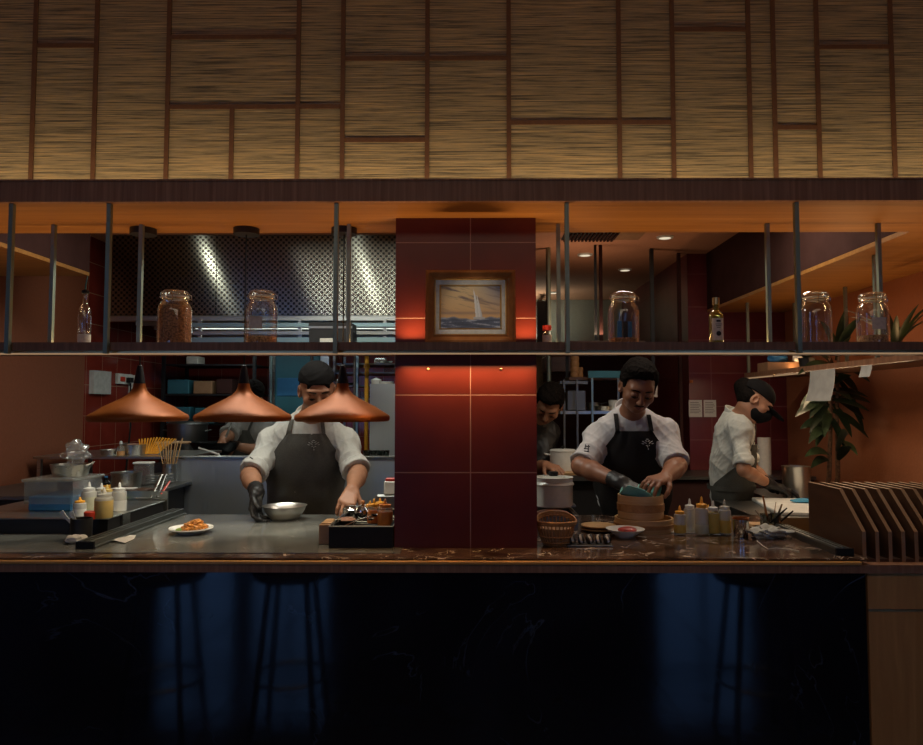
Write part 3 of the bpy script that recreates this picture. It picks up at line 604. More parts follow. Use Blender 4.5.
# ================================================================ SHELF ITEMS
def jar(px0, px1, pyt, Y, label, fill='grain', level=0.3, lid=True, group='clip-top glass jars on the hanging shelf', sticker=False):
    wd = (px1-px0)/F*Y; x = at((px0+px1)/2, 330, Y).x; H = at(500, pyt, Y).z-zs1; r = wd/2
    t = thing('glass_jar', label, 'jar', (x, Y, zs1), group)
    b = r*0.12
    pr = [(0, 0.004), (r*0.9, 0.002), (r, b), (r, H*0.62), (r*0.93, H*0.72), (r*0.76, H*0.80), (r*0.74, H*0.86)]
    MB().lathe(pr, seg=40).build('jar_body', 'jar_glass', t, True)
    MB().lathe([(r*0.74, H*0.86), (r*0.80, H*0.865), (r*0.80, H*0.885), (r*0.72, H*0.89)], seg=40).build('rubber_seal', 'label_paper', t, True)
    l = MB().lathe([(r*0.72, H*0.89), (r*0.84, H*0.895), (r*0.84, H*0.95), (r*0.70, H*0.985), (0, H)], seg=40).build('lid', 'jar_glass', t, True)
    m = MB()
    for z in (0.845, 0.93): m.tube([(r*0.80*math.cos(a), r*0.80*math.sin(a), H*z) for a in [k*math.pi/12 for k in range(25)]], 0.0018, 6)
    m.tube([(r*0.8, 0, H*0.93), (r*1.0, 0, H*0.90), (r*1.02, 0, H*0.82), (r*0.8, 0, H*0.845)], 0.0018, 6)
    m.tube([(-r*0.8, 0, H*0.93), (-r*0.95, 0, H*0.88), (-r*0.8, 0, H*0.845)], 0.0018, 6)
    m.tube([(-0.008, -r*0.83, H*0.93), (-0.014, -r*0.92, H*0.80), (0.0, -r*0.9, H*0.75), (0.014, -r*0.92, H*0.80), (0.008, -r*0.83, H*0.93)], 0.0016, 6)
    m.build('wire_clasp', 'chrome', t, True)
    if level > 0:
        z1 = H*level; rr = r*0.955
        pf = [(0, 0.008), (rr*0.9, 0.008), (rr, b+0.002)]+([(rr, z1), (0, z1+0.004)] if z1 < H*0.6 else [(rr, H*0.62), (rr*0.93, H*0.71), (0, H*0.745)])
        tag(MB().lathe(pf, seg=32).build('contents', fill, t, True), kind='stuff')
    if sticker:
        g = [[(r*1.004*math.sin(a), -r*1.004*math.cos(a), z) for a in [(-0.55+k*0.11) for k in range(9)]] for z in (H*0.28, H*0.50)]
        MB().sheet(g, 0.0006).build('sticker', 'label_paper', t, True)
    return t
YJ = 2.52
jar(158, 191, 290, YJ, 'glass clip jar packed full with brown granola on the shelf above the left lamp', 'seeds', 0.8)
jar(246, 277, 290, YJ, 'glass clip jar with thin oat layer and pale sticker, above the middle lamp', 'grain', 0.16, sticker=True)
jar(608, 639, 292, YJ, 'nearly empty glass clip jar of tied packets behind the standing chef with moustache', 'seeds', 0.13)
jar(801, 831, 292, YJ, 'empty glass clip jar beside the tall post at the right end of the shelf', 'grain', 0.05)
jar(858, 888, 293, YJ, 'stickered glass clip jar with some oats at the far right of the shelf', 'grain', 0.18, sticker=True)
t = [o for o in bpy.data.objects if o.get('label', '').startswith('nearly empty')][0]
for k, (dx, c) in enumerate(((-0.016, 'blue_plastic'), (0.006, 'ink'), (0.022, 'blue_plastic'))):
    MB().box(dx-0.008, dx+0.008, -0.012+k*0.006, -0.008+k*0.006, 0.02, 0.085).build('packet', c, t)
def bottle(name, px, pyb, pyt, Y, z, wpx, label, body, neck=0.3, cap=None, cat='bottle', group=None, lab=None, fill=None, flvl=0.6, square=False):
    p = at(px, pyb, Y); H = (pyb-pyt)/F*Y; r = wpx/F*Y/2
    t = thing(name, label, cat, (p.x, Y, z), group)
    prof = [(0, 0.0), (r*0.92, 0.0), (r, r*0.1), (r, H*(0.62)), (r*0.8, H*0.68), (r*0.42, H*0.74), (r*0.38, H*0.92), (0, H*0.92)]
    MB().lathe(prof, seg=(4 if square else 24)).build('bottle_body', body, t, not square)
    return t, H, r
# oil bottle with steel pourer
t, H, r = bottle('oil_bottle', 84, 341, 284, YJ, zs1, 12, 'clear glass oil bottle with a blue pourer spout, left end of the shelf', 'jar_glass', square=False)
MB().lathe([(r*0.45, H*0.92), (r*0.6, H*0.93), (r*0.6, H*0.98), (r*0.3, H*1.0), (0, H*1.0)], seg=16).build('stopper', 'black_rubber', t, True)
MB().tube([(0, 0, H), (0.001, 0, H*1.1), (0.006, 0, H*1.24)], [0.003, 0.0025, 0.0018], 8).build('spout', 'teal_paint', t, True)
MB().lathe([(r*1.01, H*0.02), (r*1.01, H*0.20)], seg=24).build('label_band', 'label_paper', t, True)
MB().lathe([(0, 0.003), (r*0.9, 0.003), (r*0.9, H*0.15), (0, H*0.15)], seg=20).build('oil', 'olive_oil', t, True)
# olive oil bottle
t, H, r = bottle('olive_oil_bottle', 716.5, 341, 293, YJ, zs1, 14, 'square olive oil bottle with gold cap and cream label on the shelf', 'olive_glass')
MB().lathe([(0, 0.003), (r*0.9, 0.003), (r*0.9, H*0.60), (0, H*0.66)], seg=20).build('oil', 'olive_oil', t, True)
MB().lathe([(r*0.5, H*0.86), (r*0.5, H*1.0), (0, H*1.0)], seg=20).build('cap', 'brass', t, True)
g = [[(r*1.02*math.sin(a), -r*1.02*math.cos(a), z) for a in [(-0.9+k*0.2) for k in range(10)]] for z in (H*0.10, H*0.56)]
lb = MB().sheet(g, 0.0006).build('label', 'label_paper', t, True)
m = MB(); m.ell((0, -r*1.05, H*0.24), (r*0.36, 0.0015, r*0.36), nu=12, nv=6); m.box(-r*0.3, r*0.3, -r*1.045, -r*1.03, H*0.48, H*0.52)
for k in range(3): m.box(-r*(0.45-0.1*k), r*(0.45-0.1*k), -r*1.04, -r*1.03, H*(0.43-0.035*k), H*(0.44-0.035*k))
m.build('print', 'ink', lb)
# small red capped spice jar and blue item at the rear of the shelf
t, H, r = bottle('spice_jar', 547, 341, 319, 2.60, zs1, 9, 'small spice jar with red lid next to the column on the shelf', 'jar_glass')
MB().lathe([(0, 0.003), (r*0.93, 0.003), (r*0.93, H*0.55), (0, H*0.55)], seg=20).build('contents', 'seeds', t, True)
MB().lathe([(r*1.0, H*0.78), (r*1.02, H*1.0), (0, H*1.0)], seg=20).build('lid', 'red_cap', t, True)
MB().lathe([(r*1.02, H*0.2), (r*1.02, H*0.55)], seg=20).build('label', 'label_paper', t, True)
# ================================================================ LEFT KITCHEN
def small(name, label, cat, loc, group=None): return thing(name, label, cat, loc, group)
# extractor hood
YH = 4.6
hx0, hx1 = at(110, 300, YH).x, -0.42
zh = at(300, 316, YH).z
hd = thing('extractor_hood', 'large steel extractor hood with dimpled sheet panels above the left kitchen', 'hood', ((hx0+hx1)/2, YH, zh))
xm1, xm2 = at(216, 280, YH).x, at(347, 280, YH).x
for a, b in ((hx0, xm1), (xm1+0.004, xm2), (xm2+0.004, hx1)): MB().box(a, b, YH, YH+0.02, zh, 2.60).build('front_panel', 'dimpled_steel', hd, world=True)
MB().box(hx0, hx0+0.02, YH+0.02, 6.1, zh, 2.60).build('side_panel', 'steel_dark', hd, world=True)
MB().box(hx0, hx1, YH-0.02, YH+0.02, zh-0.035, zh, 0.004).build('lip', 'steel', hd, world=True)
MB().box(hx0, hx1, YH+0.02, 6.1, zh+0.04, zh+0.05).build('underside', 'steel_dark', hd, world=True)
for k in range(5):
    y = YH+0.25+k*0.28; MB().box(hx0+0.05, hx1-0.05, y, y+0.04, zh-0.03, zh+0.04).build('filter_rail', 'steel', hd, world=True)
mb = MB()
for k in range(14): x = hx0+0.1+k*0.13; mb.prism([(x, zh-0.01), (x+0.09, zh-0.01), (x+0.10, zh+0.035), (x+0.01, zh+0.035)], 'Y', YH+0.06, YH+0.2)
mb.build('baffle_filter', 'teal_steel', hd, world=True)
# steel shelf rails under the hood (seen just over the hanging shelf)
sr = thing('wall_rail', 'teal tinted steel rails crossing below the extractor hood', 'rail', (-1.2, 4.45, at(300, 336, 4.45).z))
for py, th in ((325, 0.012), (333, 0.010), (340, 0.016)):
    z = at(300, py, 4.45).z; MB().box(at(190, py, 4.45).x, hx1, 4.44, 4.46, z-th, z+th).build('rail', 'teal_steel' if py != 333 else 'steel', sr, world=True)
for px in (200, 300, 385): x = at(px, 330, 4.47).x; MB().box(x-0.01, x+0.01, 4.461, 4.48, at(300, 342, 4.45).z, zh-0.036).build('bracket', 'steel', sr, world=True)
# order printer above shelf
p = at(331, 341, 3.95); t = thing('order_printer', 'dark boxy device with silver trim behind the shelf post', 'printer', (p.x, 3.95, p.z-0.03)); zpr = at(280, 456, 4.0).z-(p.z-0.03)
MB().prism([(-0.12, 0), (0.12, 0), (0.115, 0.13), (-0.125, 0.135)], 'Y', 0, 0.15).build('body', 'black_paint', t)
MB().box(-0.122, 0.118, -0.006, -0.0005, 0.10, 0.112).build('trim_strip', 'steel', t); MB().box(-0.06, 0.03, -0.006, -0.0005, 0.02, 0.045).build('ticket', 'label_paper', t)
MB().box(-0.13, 0.13, -0.01, 0.16, -0.012, -0.0005).build('tray', 'steel_dark', t)
MB().cyl((-0.12, 0.07, zpr), (-0.12, 0.07, -0.0125), 0.008).cyl((0.12, 0.07, zpr), (0.12, 0.07, -0.0125), 0.008).build('stand_rod', 'steel_dark', t)
# low steel partition behind the first chef
YPt = 4.0; zp = at(280, 456, YPt).z
pt = thing('steel_partition', 'brushed steel half-height partition behind the chef in the bandana', 'partition', (-0.9, YPt, 0))
MB().box(at(171, 480, YPt).x, -0.30, YPt, YPt+0.03, 0, zp-0.012).build('panel', 'steel_panel', pt, world=True)
MB().box(at(171, 480, YPt).x-0.01, -0.30, YPt-0.012, YPt+0.05, zp-0.012, zp, 0.003).build('cap_rail', 'steel', pt, world=True)
# range behind the partition for wok
rg = thing('cooking_range', 'dark steel cooking range behind the partition', 'stove', (-1.5, 4.8, 0))
MB().box(-2.0, -1.05, 4.62, 5.02, 0, 1.10).build('body', 'steel_dark', rg, world=True)
wk = at(215, 452, 4.80); t = thing('wok', 'black wok with steel rim over the range behind the partition', 'wok', (wk.x, 4.80, 1.155))
MB().lathe([(0, 0), (0.07, 0.008), (0.13, 0.045), (0.165, 0.10), (0.160, 0.10), (0.125, 0.05), (0.06, 0.014), (0, 0.008)], seg=40).build('bowl', 'black_gloss', t, True)
MB().tube([(-0.15, -0.03, 0.095), (-0.22, -0.07, 0.10), (-0.34, -0.14, 0.10)], 0.010, 8).build('handle', 'pale_wood', t, True)
MB().tube([(0.02, 0.02, 0.06), (0.05, 0.06, 0.13), (0.06, 0.16, 0.24)], 0.007, 8).build('ladle', 'steel', t, True)
t = thing('burner_ring', 'round steel burner ring under the wok', 'burner', (wk.x, 4.80, 1.10)); MB().lathe([(0.12, 0), (0.14, 0), (0.10, 0.06), (0.085, 0.06), (0.12, 0)], seg=32).build('ring', 'steel_dark', t, True)
# long pale stick across the partition
a = at(199, 448, 4.2); b = at(219, 456, 4.02)
tag(MB().tube([a, b+V((0, 0, 0.008))], 0.006, 8).build('long_chopstick', 'white_plastic', None, True), 'pale long stick resting at a slant on the partition rail', 'stick')
# stock pot
pp = at(187, 456, 4.05)
def pot(name, px, pyb, pyt, Y, wpx, label, z=None, lidded=False, group=None, mat='steel', cat='pot', handles=True, seg=40):
    p = at(px, pyb, Y); H = (pyb-pyt)/F*Y; r = wpx/F*Y/2; t = thing(name, label, cat, (p.x, Y, p.z if z is None else z), group)
    MB().lathe([(0, 0), (r*0.97, 0), (r, 0.006), (r, H-0.004), (r*1.03, H), (r*0.98, H), (r*0.97, H*0.12), (0, H*0.12)] if not lidded else [(0, 0), (r*0.97, 0), (r, 0.006), (r, H*0.9), (r*1.03, H*0.91)], seg=seg).build('pot_body', mat, t, True)
    if lidded:
        l = MB().lathe([(r*1.04, H*0.9), (r*1.04, H*0.93), (r*0.9, H*0.98), (0, H)], seg=seg).build('lid', mat, t, True); MB().lathe([(r*0.08, H), (r*0.16, H+0.012), (0, H+0.02)], seg=16).build('knob', 'black_rubber', l, True)
    if handles:
        for s_ in (1, -1): MB().tube([(s_*r, -0.03, H*0.75), (s_*(r+0.03), -0.02, H*0.78), (s_*(r+0.03), 0.02, H*0.78), (s_*r, 0.03, H*0.75)], 0.004, 6).build('handle', mat, t, True)
    return t, H, r
pot('stock_pot', 187, 462, 421, 5.2, 38, 'tall steel stock pot on a shelf behind the yellow sticks', lidded=True, mat='steel_dark')
t = thing('pot_stand', 'dark steel stand under the tall stock pot', 'stand', (at(187, 462, 5.2).x, 5.2, 0)); MB().box(-0.2, 0.16, -0.15, 0.17, 0, at(187, 462, 5.2).z-0.001).build('body', 'steel_dark', t)
# ---- left prep table in two tiers
zt1 = at(130, 492, 3.5).z
lt = thing('prep_table', 'stepped steel prep table crowded with pans along the left wall', 'table', (-2.0, 4.0, 0))
zt2 = zt1+0.135
MB().box(-2.45, -1.56, 3.34, 4.30, zt1-0.02, zt1, 0.003).build('tabletop', 'steel_dark', lt, world=True)
MB().box(-2.45, -1.60, 4.00, 4.58, zt2-0.015, zt2, 0.003).build('upper_shelf', 'steel', lt, world=True)
MB().box(-2.43, -1.60, 3.36, 4.29, 0.0, zt1-0.02).build('body', 'black_paint', lt, world=True)
for x, y in ((-2.42, 4.02), (-1.62, 4.02), (-2.42, 4.55), (-1.62, 4.55)):
    MB().box(x-0.01, x+0.01, y-0.01, y+0.01, zt1 if y < 4.3 else 0, zt2-0.015).build('leg', 'steel', lt, world=True)
PN = 'pans and tubs on the prep table'
def ton(name, px, Y, z, wpx, H, label, mat, kind='pan', contents=None, square=False, cat=None):
    x = at(px, 460, Y).x; r = wpx/F*Y/2; t = thing(name, label, cat or kind, (x, Y, z))
    if square: MB().box(-r, r, -r*0.7, r*0.7, 0, H, 0.008).build('tub_body', mat, t); MB().box(-r*1.04, r*1.04, -r*0.75, r*0.75, H, H+0.012, 0.004).build('lid', 'white_plastic', t)
    else:
        MB().lathe([(0, 0), (r*0.92, 0), (r, H), (r*1.04, H), (r*0.97, H-0.002), (r*0.9, 0.01), (0, 0.008)], seg=32).build('pan_body', mat, t, True)
        if contents: tag(MB().lathe([(0, H*0.7), (r*0.94, H*0.7), (r*0.6, H*0.95), (0, H*1.1)], seg=24).build('contents', contents, t, True), kind='stuff')
    return t
ton('round_pan', 112, 4.14, zt2, 22, 0.030, 'shallow steel pan on the upper tier beside the orange wall', 'steel', 'pan')
ton('round_pan', 134, 4.16, zt2, 26, 0.060, 'steel pan heaped with pale food on the upper tier of the prep table', 'steel', 'pan', 'meat_pale')
ton('cooking_pot', 127, 3.62, zt1, 29, 0.085, 'wide low steel pot on the lower tier left of the white tub', 'steel', 'pot')
ton('food_tub', 144, 3.80, zt1, 17, 0.11, 'clear plastic tub with white lid beside the low steel pot', 'clear_plastic', 'tub', square=True)
ton('round_pan', 85, 3.7, zt1, 22, 0.05, 'steel pan beside the crumpled plastic bag', 'steel', 'pan')
ton('measuring_cup', 114, 4.02+0.06, zt2, 7, 0.06, 'small steel cup at the front of the upper tier', 'steel', 'cup') if False else None
# stack of steel trays
for k in range(4):
    x = at(162, 468, 3.9).x; o = MB().box(x-0.055, x+0.055, 3.9-0.08, 3.9+0.08, zt1+k*0.0125, zt1+0.0115+k*0.0125, 0.003).build('steel_tray', 'steel')
    tag(o, 'pale steel tray, %s in the stack on the prep table' % ('bottom', 'second from bottom', 'second from top', 'top')[k], 'tray', 'stacked trays on the prep table')
# cutting board and lids
p = at(110, 478, 3.55); tag(MB().box(p.x-0.02, p.x+0.20, 3.44, 3.58, zt1, zt1+0.012, 0.003).build('cutting_board', 'rack_wood'), 'dark wooden cutting board in front of the low steel pot', 'board')
tag(MB().box(p.x+0.04, p.x+0.15, 3.47, 3.53, zt1+0.0125, zt1+0.020, 0.002).build('folded_cloth', 'paper'), 'folded white cloth on the dark cutting board', 'cloth')
# yellow spatulas & steel cup of sticks
def cup_of(px, Y, z, r, H, label, mat, sticks, smat, slabel, n, spread, L, flat=None, catS='utensil', name='utensil_cup', sname='chopstick', sr=0.003, cat='cup'):
    x = at(px, 450, Y).x; t = thing(name, label, cat, (x, Y, z)); MB().lathe([(0, 0), (r, 0), (r, H), (r*0.93, H), (r*0.93, 0.006), (0, 0.006)], seg=28).build('cup_body', mat, t, True)
    for k in range(n):
        a = (-0.9+1.8*k/max(1, n-1)); b = random.uniform(-0.7, 0.7)
        p0 = V((x+a*r*0.35, Y+b*r*0.4, z+0.012)); p1 = V((x+a*(r*0.6+spread), Y+b*(r*0.5+spread*0.3), z+L*random.uniform(0.88, 1.0)))
        m = MB().tube([p0, (p0+p1)/2, p1], sr, 8, flat); o = m.build(sname, smat, None, True)
        tag(o, slabel % ('first', 'second', 'third', 'fourth', 'fifth', 'sixth', 'seventh', 'eighth', 'ninth')[k], catS, '%ss in the %s' % (sname.replace('_', ' '), label[:40]))
cup_of(170, 3.95, zt1+0.001, 0.038, 0.10, 'steel cup holding pale bamboo sticks at the corner of the partition', 'steel', 1, 'bamboo', 'pale bamboo stick in the steel cup beside the partition, %s from the left', 9, 0.05, 0.24)
t = thing('noodle_basket', 'yellow fan-shaped bundle of dried noodles on the upper tier', 'food', (at(152, 446, 4.14).x, 4.15, zt2))
m = MB()
for k in range(18):
    a = (k-8.5)/8.5; m.tube([(a*0.045-0.02, 0, 0.004), (a*0.10+0.02, 0.01*(k % 3), 0.10-abs(a)*0.01)], 0.004, 5)
m.build('strand', 'yellow_cap', t, True)
MB().box(-0.075, 0.035, -0.008, 0.03, -0.0, 0.004).build('tray', 'steel', t)
# bottles on that table
def squeeze(px, pyb, pyt, wpx, label, sauce=None, cap='squeeze_clear', Y=None, z=None, group='squeeze bottles', lvl=0.6, body='squeeze_plastic', X=None):
    """plastic sauce bottle: body, liquid, screw collar, cone nozzle"""
    if Y is None: Y = atz(px, pyb, z).y
    x = at(px, pyb, Y).x; H = (pyb-pyt)/F*Y; r = wpx/F*Y/2; t = thing('squeeze_bottle', label, 'bottle', (x, Y, z), group)
    hb = H*0.70
    MB().lathe([(0, 0), (r*0.94, 0), (r, 0.004), (r, hb*0.90), (r*0.93, hb*0.97), (r*0.72, hb), (0, hb)], seg=28).build('bottle_body', body, t, True)
    if sauce: MB().lathe([(0, 0.001), (r*0.95, 0.001), (r*1.012, 0.004), (r*1.012, hb*lvl*0.9), (r*0.9, hb*lvl*0.9+0.001), (0, hb*lvl*0.9+0.001)], seg=28).build('sauce', sauce, t, True)
    c = MB().lathe([(r*0.78, hb), (r*0.78, hb+H*0.085), (r*0.55, hb+H*0.10), (r*0.26, hb+H*0.12), (r*0.13, H*0.97), (0, H)], seg=24).build('nozzle_cap', cap, t, True)
    return t
zu = 1.065
# raised steel unit with bottles
un = thing('condiment_unit', 'black sided raised steel unit carrying the squeeze bottles left of the channel', 'unit', (-1.7, 3.05, 1.003))
MB().box(-2.05, -1.415, 2.80, 3.30, 1.003, zu-0.006).build('body', 'black_paint', un, world=True); MB().box(-2.05, -1.41, 2.795, 3.305, zu-0.006, zu, 0.002).build('tray_top', 'steel', un, world=True)
MB().box(-1.41, -1.404, 2.90, 2.96, 1.02, zu).build('hinge', 'steel', un, world=True)
G = 'squeeze bottles on the black unit'
squeeze(88.5, 512, 482, 14, 'white squeeze bottle, leftmost of the tall ones on the black unit', 'pale_sauce', 'white_plastic', z=zu, group=G, body='squeeze_plastic', lvl=0.8)
squeeze(101, 508, 483, 13, 'white squeeze bottle standing behind the cream filled one', None, 'white_plastic', z=zu, group=G)
squeeze(106.5, 509, 484.5, 13, 'milky squeeze bottle close behind the cream filled one', 'pale_sauce', 'yellow_sauce', z=zu, group=G)
squeeze(119, 511, 482.5, 13.5, 'white squeeze bottle, rightmost on the black unit', 'white_plastic', 'white_plastic', z=zu, group=G)
squeeze(103.5, 518, 488, 17, 'wide squeeze bottle of cream yellow sauce at the front of the black unit', 'yellow_sauce', 'squeeze_plastic', z=zu, group=G, lvl=0.93)
squeeze(79.5, 516, 497, 12, 'short squeeze bottle with yellow cap at the left of the black unit', 'white_plastic', 'yellow_cap', z=zu, group=G)
p = atz(90, 519, zu); tag(MB().lathe([(0, 0), (0.021, 0), (0.022, 0.026), (0.018, 0.03), (0, 0.03)], (p.x, p.y, zu), 20).build('sauce_tub', 'red_cap', None, True), 'small red round tub in front of the white squeeze bottles', 'tub')
# clear boxes at the far left
p = at(68, 497, 3.05)
lb = thing('plastic_box', 'clear plastic storage box with blue base below the crumpled bag at far left', 'box', (p.x-0.02, 3.10, zu))
MB().box(-0.11, 0.09, -0.14, 0.09, 0.03, 0.12).build('box_wall', 'clear_plastic', lb); MB().box(-0.10, 0.08, -0.13, 0.08, 0.0, 0.06, 0.005).build('blue_base', 'blue_plastic', lb); MB().box(-0.12, 0.10, -0.15, 0.10, 0.12, 0.132, 0.004).build('lid', 'squeeze_clear', lb)
t = thing('round_pan', 'steel pan with handles on top of the clear storage box', 'pan', (p.x-0.02, 3.10, zu+0.132)); MB().lathe([(0, 0), (0.065, 0), (0.075, 0.05), (0.080, 0.05), (0.068, 0.004)], seg=32).build('pan_body', 'steel', t, True)
MB().tube([(0.076, -0.02, 0.045), (0.10, 0, 0.06), (0.076, 0.03, 0.045)], 0.003, 6).build('handle', 'steel', t, True)
def blob(name, c, r, mat, label, cat, seed, amp=0.3, kind=None, fq=1.6, nn=(28, 18)):
    r_ = np.random.RandomState(seed); m = MB().ell((0,0,0), (1,1,1), None, *nn); vs = []
    A = r_.randn(8, 3)*2.2; ph = r_.rand(8)*6
    for v in m.v:
        v = V(v); d = 1+amp*sum(math.sin(A[k] @ np.array(v)*fq+ph[k]) for k in range(8))/6; q = v*d; q = V((q.x*r[0], q.y*r[1], max(q.z, -0.92)*r[2])); vs.append(tuple(q))
    m.v = vs; zmin = min(v[2] for v in vs); o = m.build(name, mat, None, True); o.location = (c[0], c[1], c[2]-zmin)
    tag(o, label, cat, None, kind); return o
blob('plastic_bag', (p.x+0.0, 3.10, zu+0.183), (0.048, 0.045, 0.050), 'bag_glass', 'crumpled clear plastic bag lying on the steel pan at far left', 'bag', 4, 0.5, None, 2.6, (48, 32))
# yellow label bottle
t, H, r = bottle('sauce_bottle', 106, 472, 455, 3.45, zt1, 9, 'small dark bottle with a yellow label and blue cap on the prep table', 'black_gloss')
MB().lathe([(r*1.02, H*0.12), (r*1.02, H*0.5)], seg=20).build('label', 'yellow_cap', t, True); MB().lathe([(r*0.45, H*0.9), (r*0.45, H), (0, H)], seg=16).build('cap', 'blue_plastic', t, True)
t, H, r = bottle('mustard_bottle', 121, 443, 430, 4.06, zt2, 8, 'yellow and clear dispenser bottle standing on the upper tier', 'squeeze_clear')
MB().lathe([(0, 0.002), (r*0.95, 0.002), (r*0.95, H*0.35), (0, H*0.35)], seg=20).build('contents', 'yellow_cap', t, True)
MB().lathe([(r*0.4, H*0.9), (r*0.3, H*1.1), (0, H*1.15)], seg=12).build('pump', 'white_plastic', t, True)
# knife rail and tools behind the unit
kb = thing('tool_trough', 'steel trough holding tongs and peelers behind the squeeze bottles', 'trough', (at(150, 495, 3.45).x, 3.45, 0))
zk2 = 1.085
kx = at(140, 500, 3.42).x
MB().box(kx-0.16, kx+0.16, 3.335, 3.338, 1.003, zk2).box(kx-0.16, kx+0.16, 3.32, 3.335, 1.003, 1.01).build('front_plate', 'steel', kb, world=True) if False else MB().box(kx-0.15, kx+0.17, 3.325, 3.335, 1.003, zk2+0.02).build('front_plate', 'steel', kb, world=True)
def tool(name, a, b, mat, label, r=0.006, flat=None, cat='utensil', group=None):
    a = V(a); b = V(b); return tag(MB().tube([a, a+(b-a)*0.5, b], [r*0.7, r, r*0.6], 8, flat).build(name, mat, None, True), label, cat, group)
tool('kitchen_tongs', at(151, 497, 3.322), at(162, 474, 3.40), 'steel', 'steel tongs leaning out of the trough behind the squeeze bottles', 0.007, 0.4)
tool('kitchen_tongs', at(157, 497, 3.322), at(166, 474, 3.40), 'steel_dark', 'dark tongs leaning beside the steel tongs in the trough', 0.006, 0.4)
tool('peeler', at(161, 494, 3.322), at(170, 481, 3.38), 'red_cap', 'red handled peeler leaning at the end of the trough', 0.007, 0.5)
tool('paring_knife', atz(122, 498, zu+0.01)+V((0.02, -0.01, 0)), atz(134, 492, zu+0.01)+V((0.02, -0.03, 0)), 'lime', 'yellow-green handled knife on the black unit', 0.007, 0.6)
tool('spoon', atz(133, 498, zu+0.008), atz(150, 499, zu+0.008), 'steel', 'steel spoon lying on the black unit beside the yellow-green knife', 0.005, 0.4)
# black utensil holder with white spatulas
p = atz(81, 540, 1.003); t = thing('utensil_holder', 'black round utensil holder at the left end of the counter', 'holder', (p.x, p.y, 1.003))
MB().lathe([(0, 0), (0.036, 0), (0.038, 0.08), (0.034, 0.08), (0.033, 0.006), (0, 0.006)], seg=28).build('holder_body', 'black_paint', t, True)
for k, (dx, dy, ln) in enumerate(((-0.055, -0.02, 0.11), (-0.03, 0.0, 0.105))):
    a = V((p.x+0.008, p.y, 1.012)); b = V((p.x+dx, p.y-0.02+dy, 1.003+ln)); d = (b-a)
    s_ = V((0.008, 0, 0.004)); g = [[a-s_*0.4, a+s_*0.4], [a+d*0.6-s_*0.5, a+d*0.6+s_*0.5], [b-s_*0.9, b+s_*0.9]]
    tag(MB().sheet(g, 0.003).build('spatula', 'white_plastic'), 'white spatula in the black holder, %s one' % ('farther left' if k == 0 else 'nearer the channel'), 'spatula', 'white spatulas in the black holder')
blob('crumpled_napkin', (atz(70, 545, 1.003).x, 2.62, 1.003), (0.035, 0.03, 0.015), 'paper', 'crumpled white napkin at the left end of the counter', 'napkin', 8, 0.35)
# receipt paper
z = 1.0045; q = [atz(x, y, z) for x, y in ((105, 541), (123, 535), (136, 535.5), (134, 539), (125, 543))]
tag(MB().sheet([[q[0], q[0].lerp(q[1], 0.5), q[1]], [q[0]*0.5+q[4]*0.5+V((0, 0, 0.004)), (q[0]+q[2]+q[4])/3+V((0, 0, 0.007)), q[2]], [q[4], q[4].lerp(q[3], 0.5), q[3]]], 0.001).build('receipt', 'paper', None, True), 'small white slip of paper on the grey stone beside the channel', 'paper')
# plate with fried chicken
zc = 1.0026
p = atz(191, 533, zc); t = thing('oval_plate', 'white oval plate holding fried chicken on the grey stone', 'plate', (p.x, p.y, zc)); R_ = 0.083
MB().lathe([(0, 0), (R_*0.55, 0), (R_*0.6, 0.004), (R_, 0.019), (R_*0.985, 0.023), (R_*0.6, 0.009), (0, 0.007)], seg=48, sy=1.05).build('dish', 'white_ceramic', t, True)
t.rotation_euler = (0, 0, 0.25)
for k, (dx, dy, dz, s_) in enumerate(((-0.012, 0.0, 0, 1.15), (0.016, -0.006, 0, 1.0), (0.0, 0.012, 0.012, 0.95), (0.034, 0.008, 0.004, 0.75), (-0.02, -0.012, 0.0, 0.8), (0.012, 0.0, 0.021, 0.8))):
    o = blob('fried_chicken', (p.x+dx+0.012, p.y+dy, zc+0.009+dz), (0.024*s_, 0.019*s_, 0.015*s_), 'fried', 'golden piece of fried chicken, ' + ('left end of the heap', 'front of the heap', 'back of the heap', 'small one at the right', 'small one in front at left', 'topmost of the heap')[k]+' on the oval plate', 'chicken', 20+k, 0.5, None, 2.6, (40, 26)); o['group'] = 'fried chicken pieces on the oval plate'
tag(MB().prism([(-0.018, 0), (0.018, 0), (0.014, 0.008), (0, 0.013), (-0.014, 0.008)], 'Y', -0.006, 0.006).build('lime_wedge', 'lime'), 'green lime wedge beside the fried chicken', 'lime').location = (p.x-0.040, p.y-0.008, zc+0.0095)
# mixing bowl
p = atz(284.5, 519.5, zc); rb_ = 0.5*43/F*p.y; hb_ = 0.060
t = thing('mixing_bowl', 'shiny steel mixing bowl held by the black gloved hand', 'bowl', (p.x, p.y, zc))
MB().lathe([(0, 0), (rb_*0.55, 0), (rb_*0.72, hb_*0.25), (rb_*0.9, hb_*0.65), (rb_*0.98, hb_), (rb_*1.02, hb_+0.001), (rb_*0.96, hb_-0.002), (rb_*0.87, hb_*0.62), (rb_*0.68, hb_*0.22), (0, 0.004)], seg=56).build('bowl_body', 'bowl_steel', t, True, sharp=70)
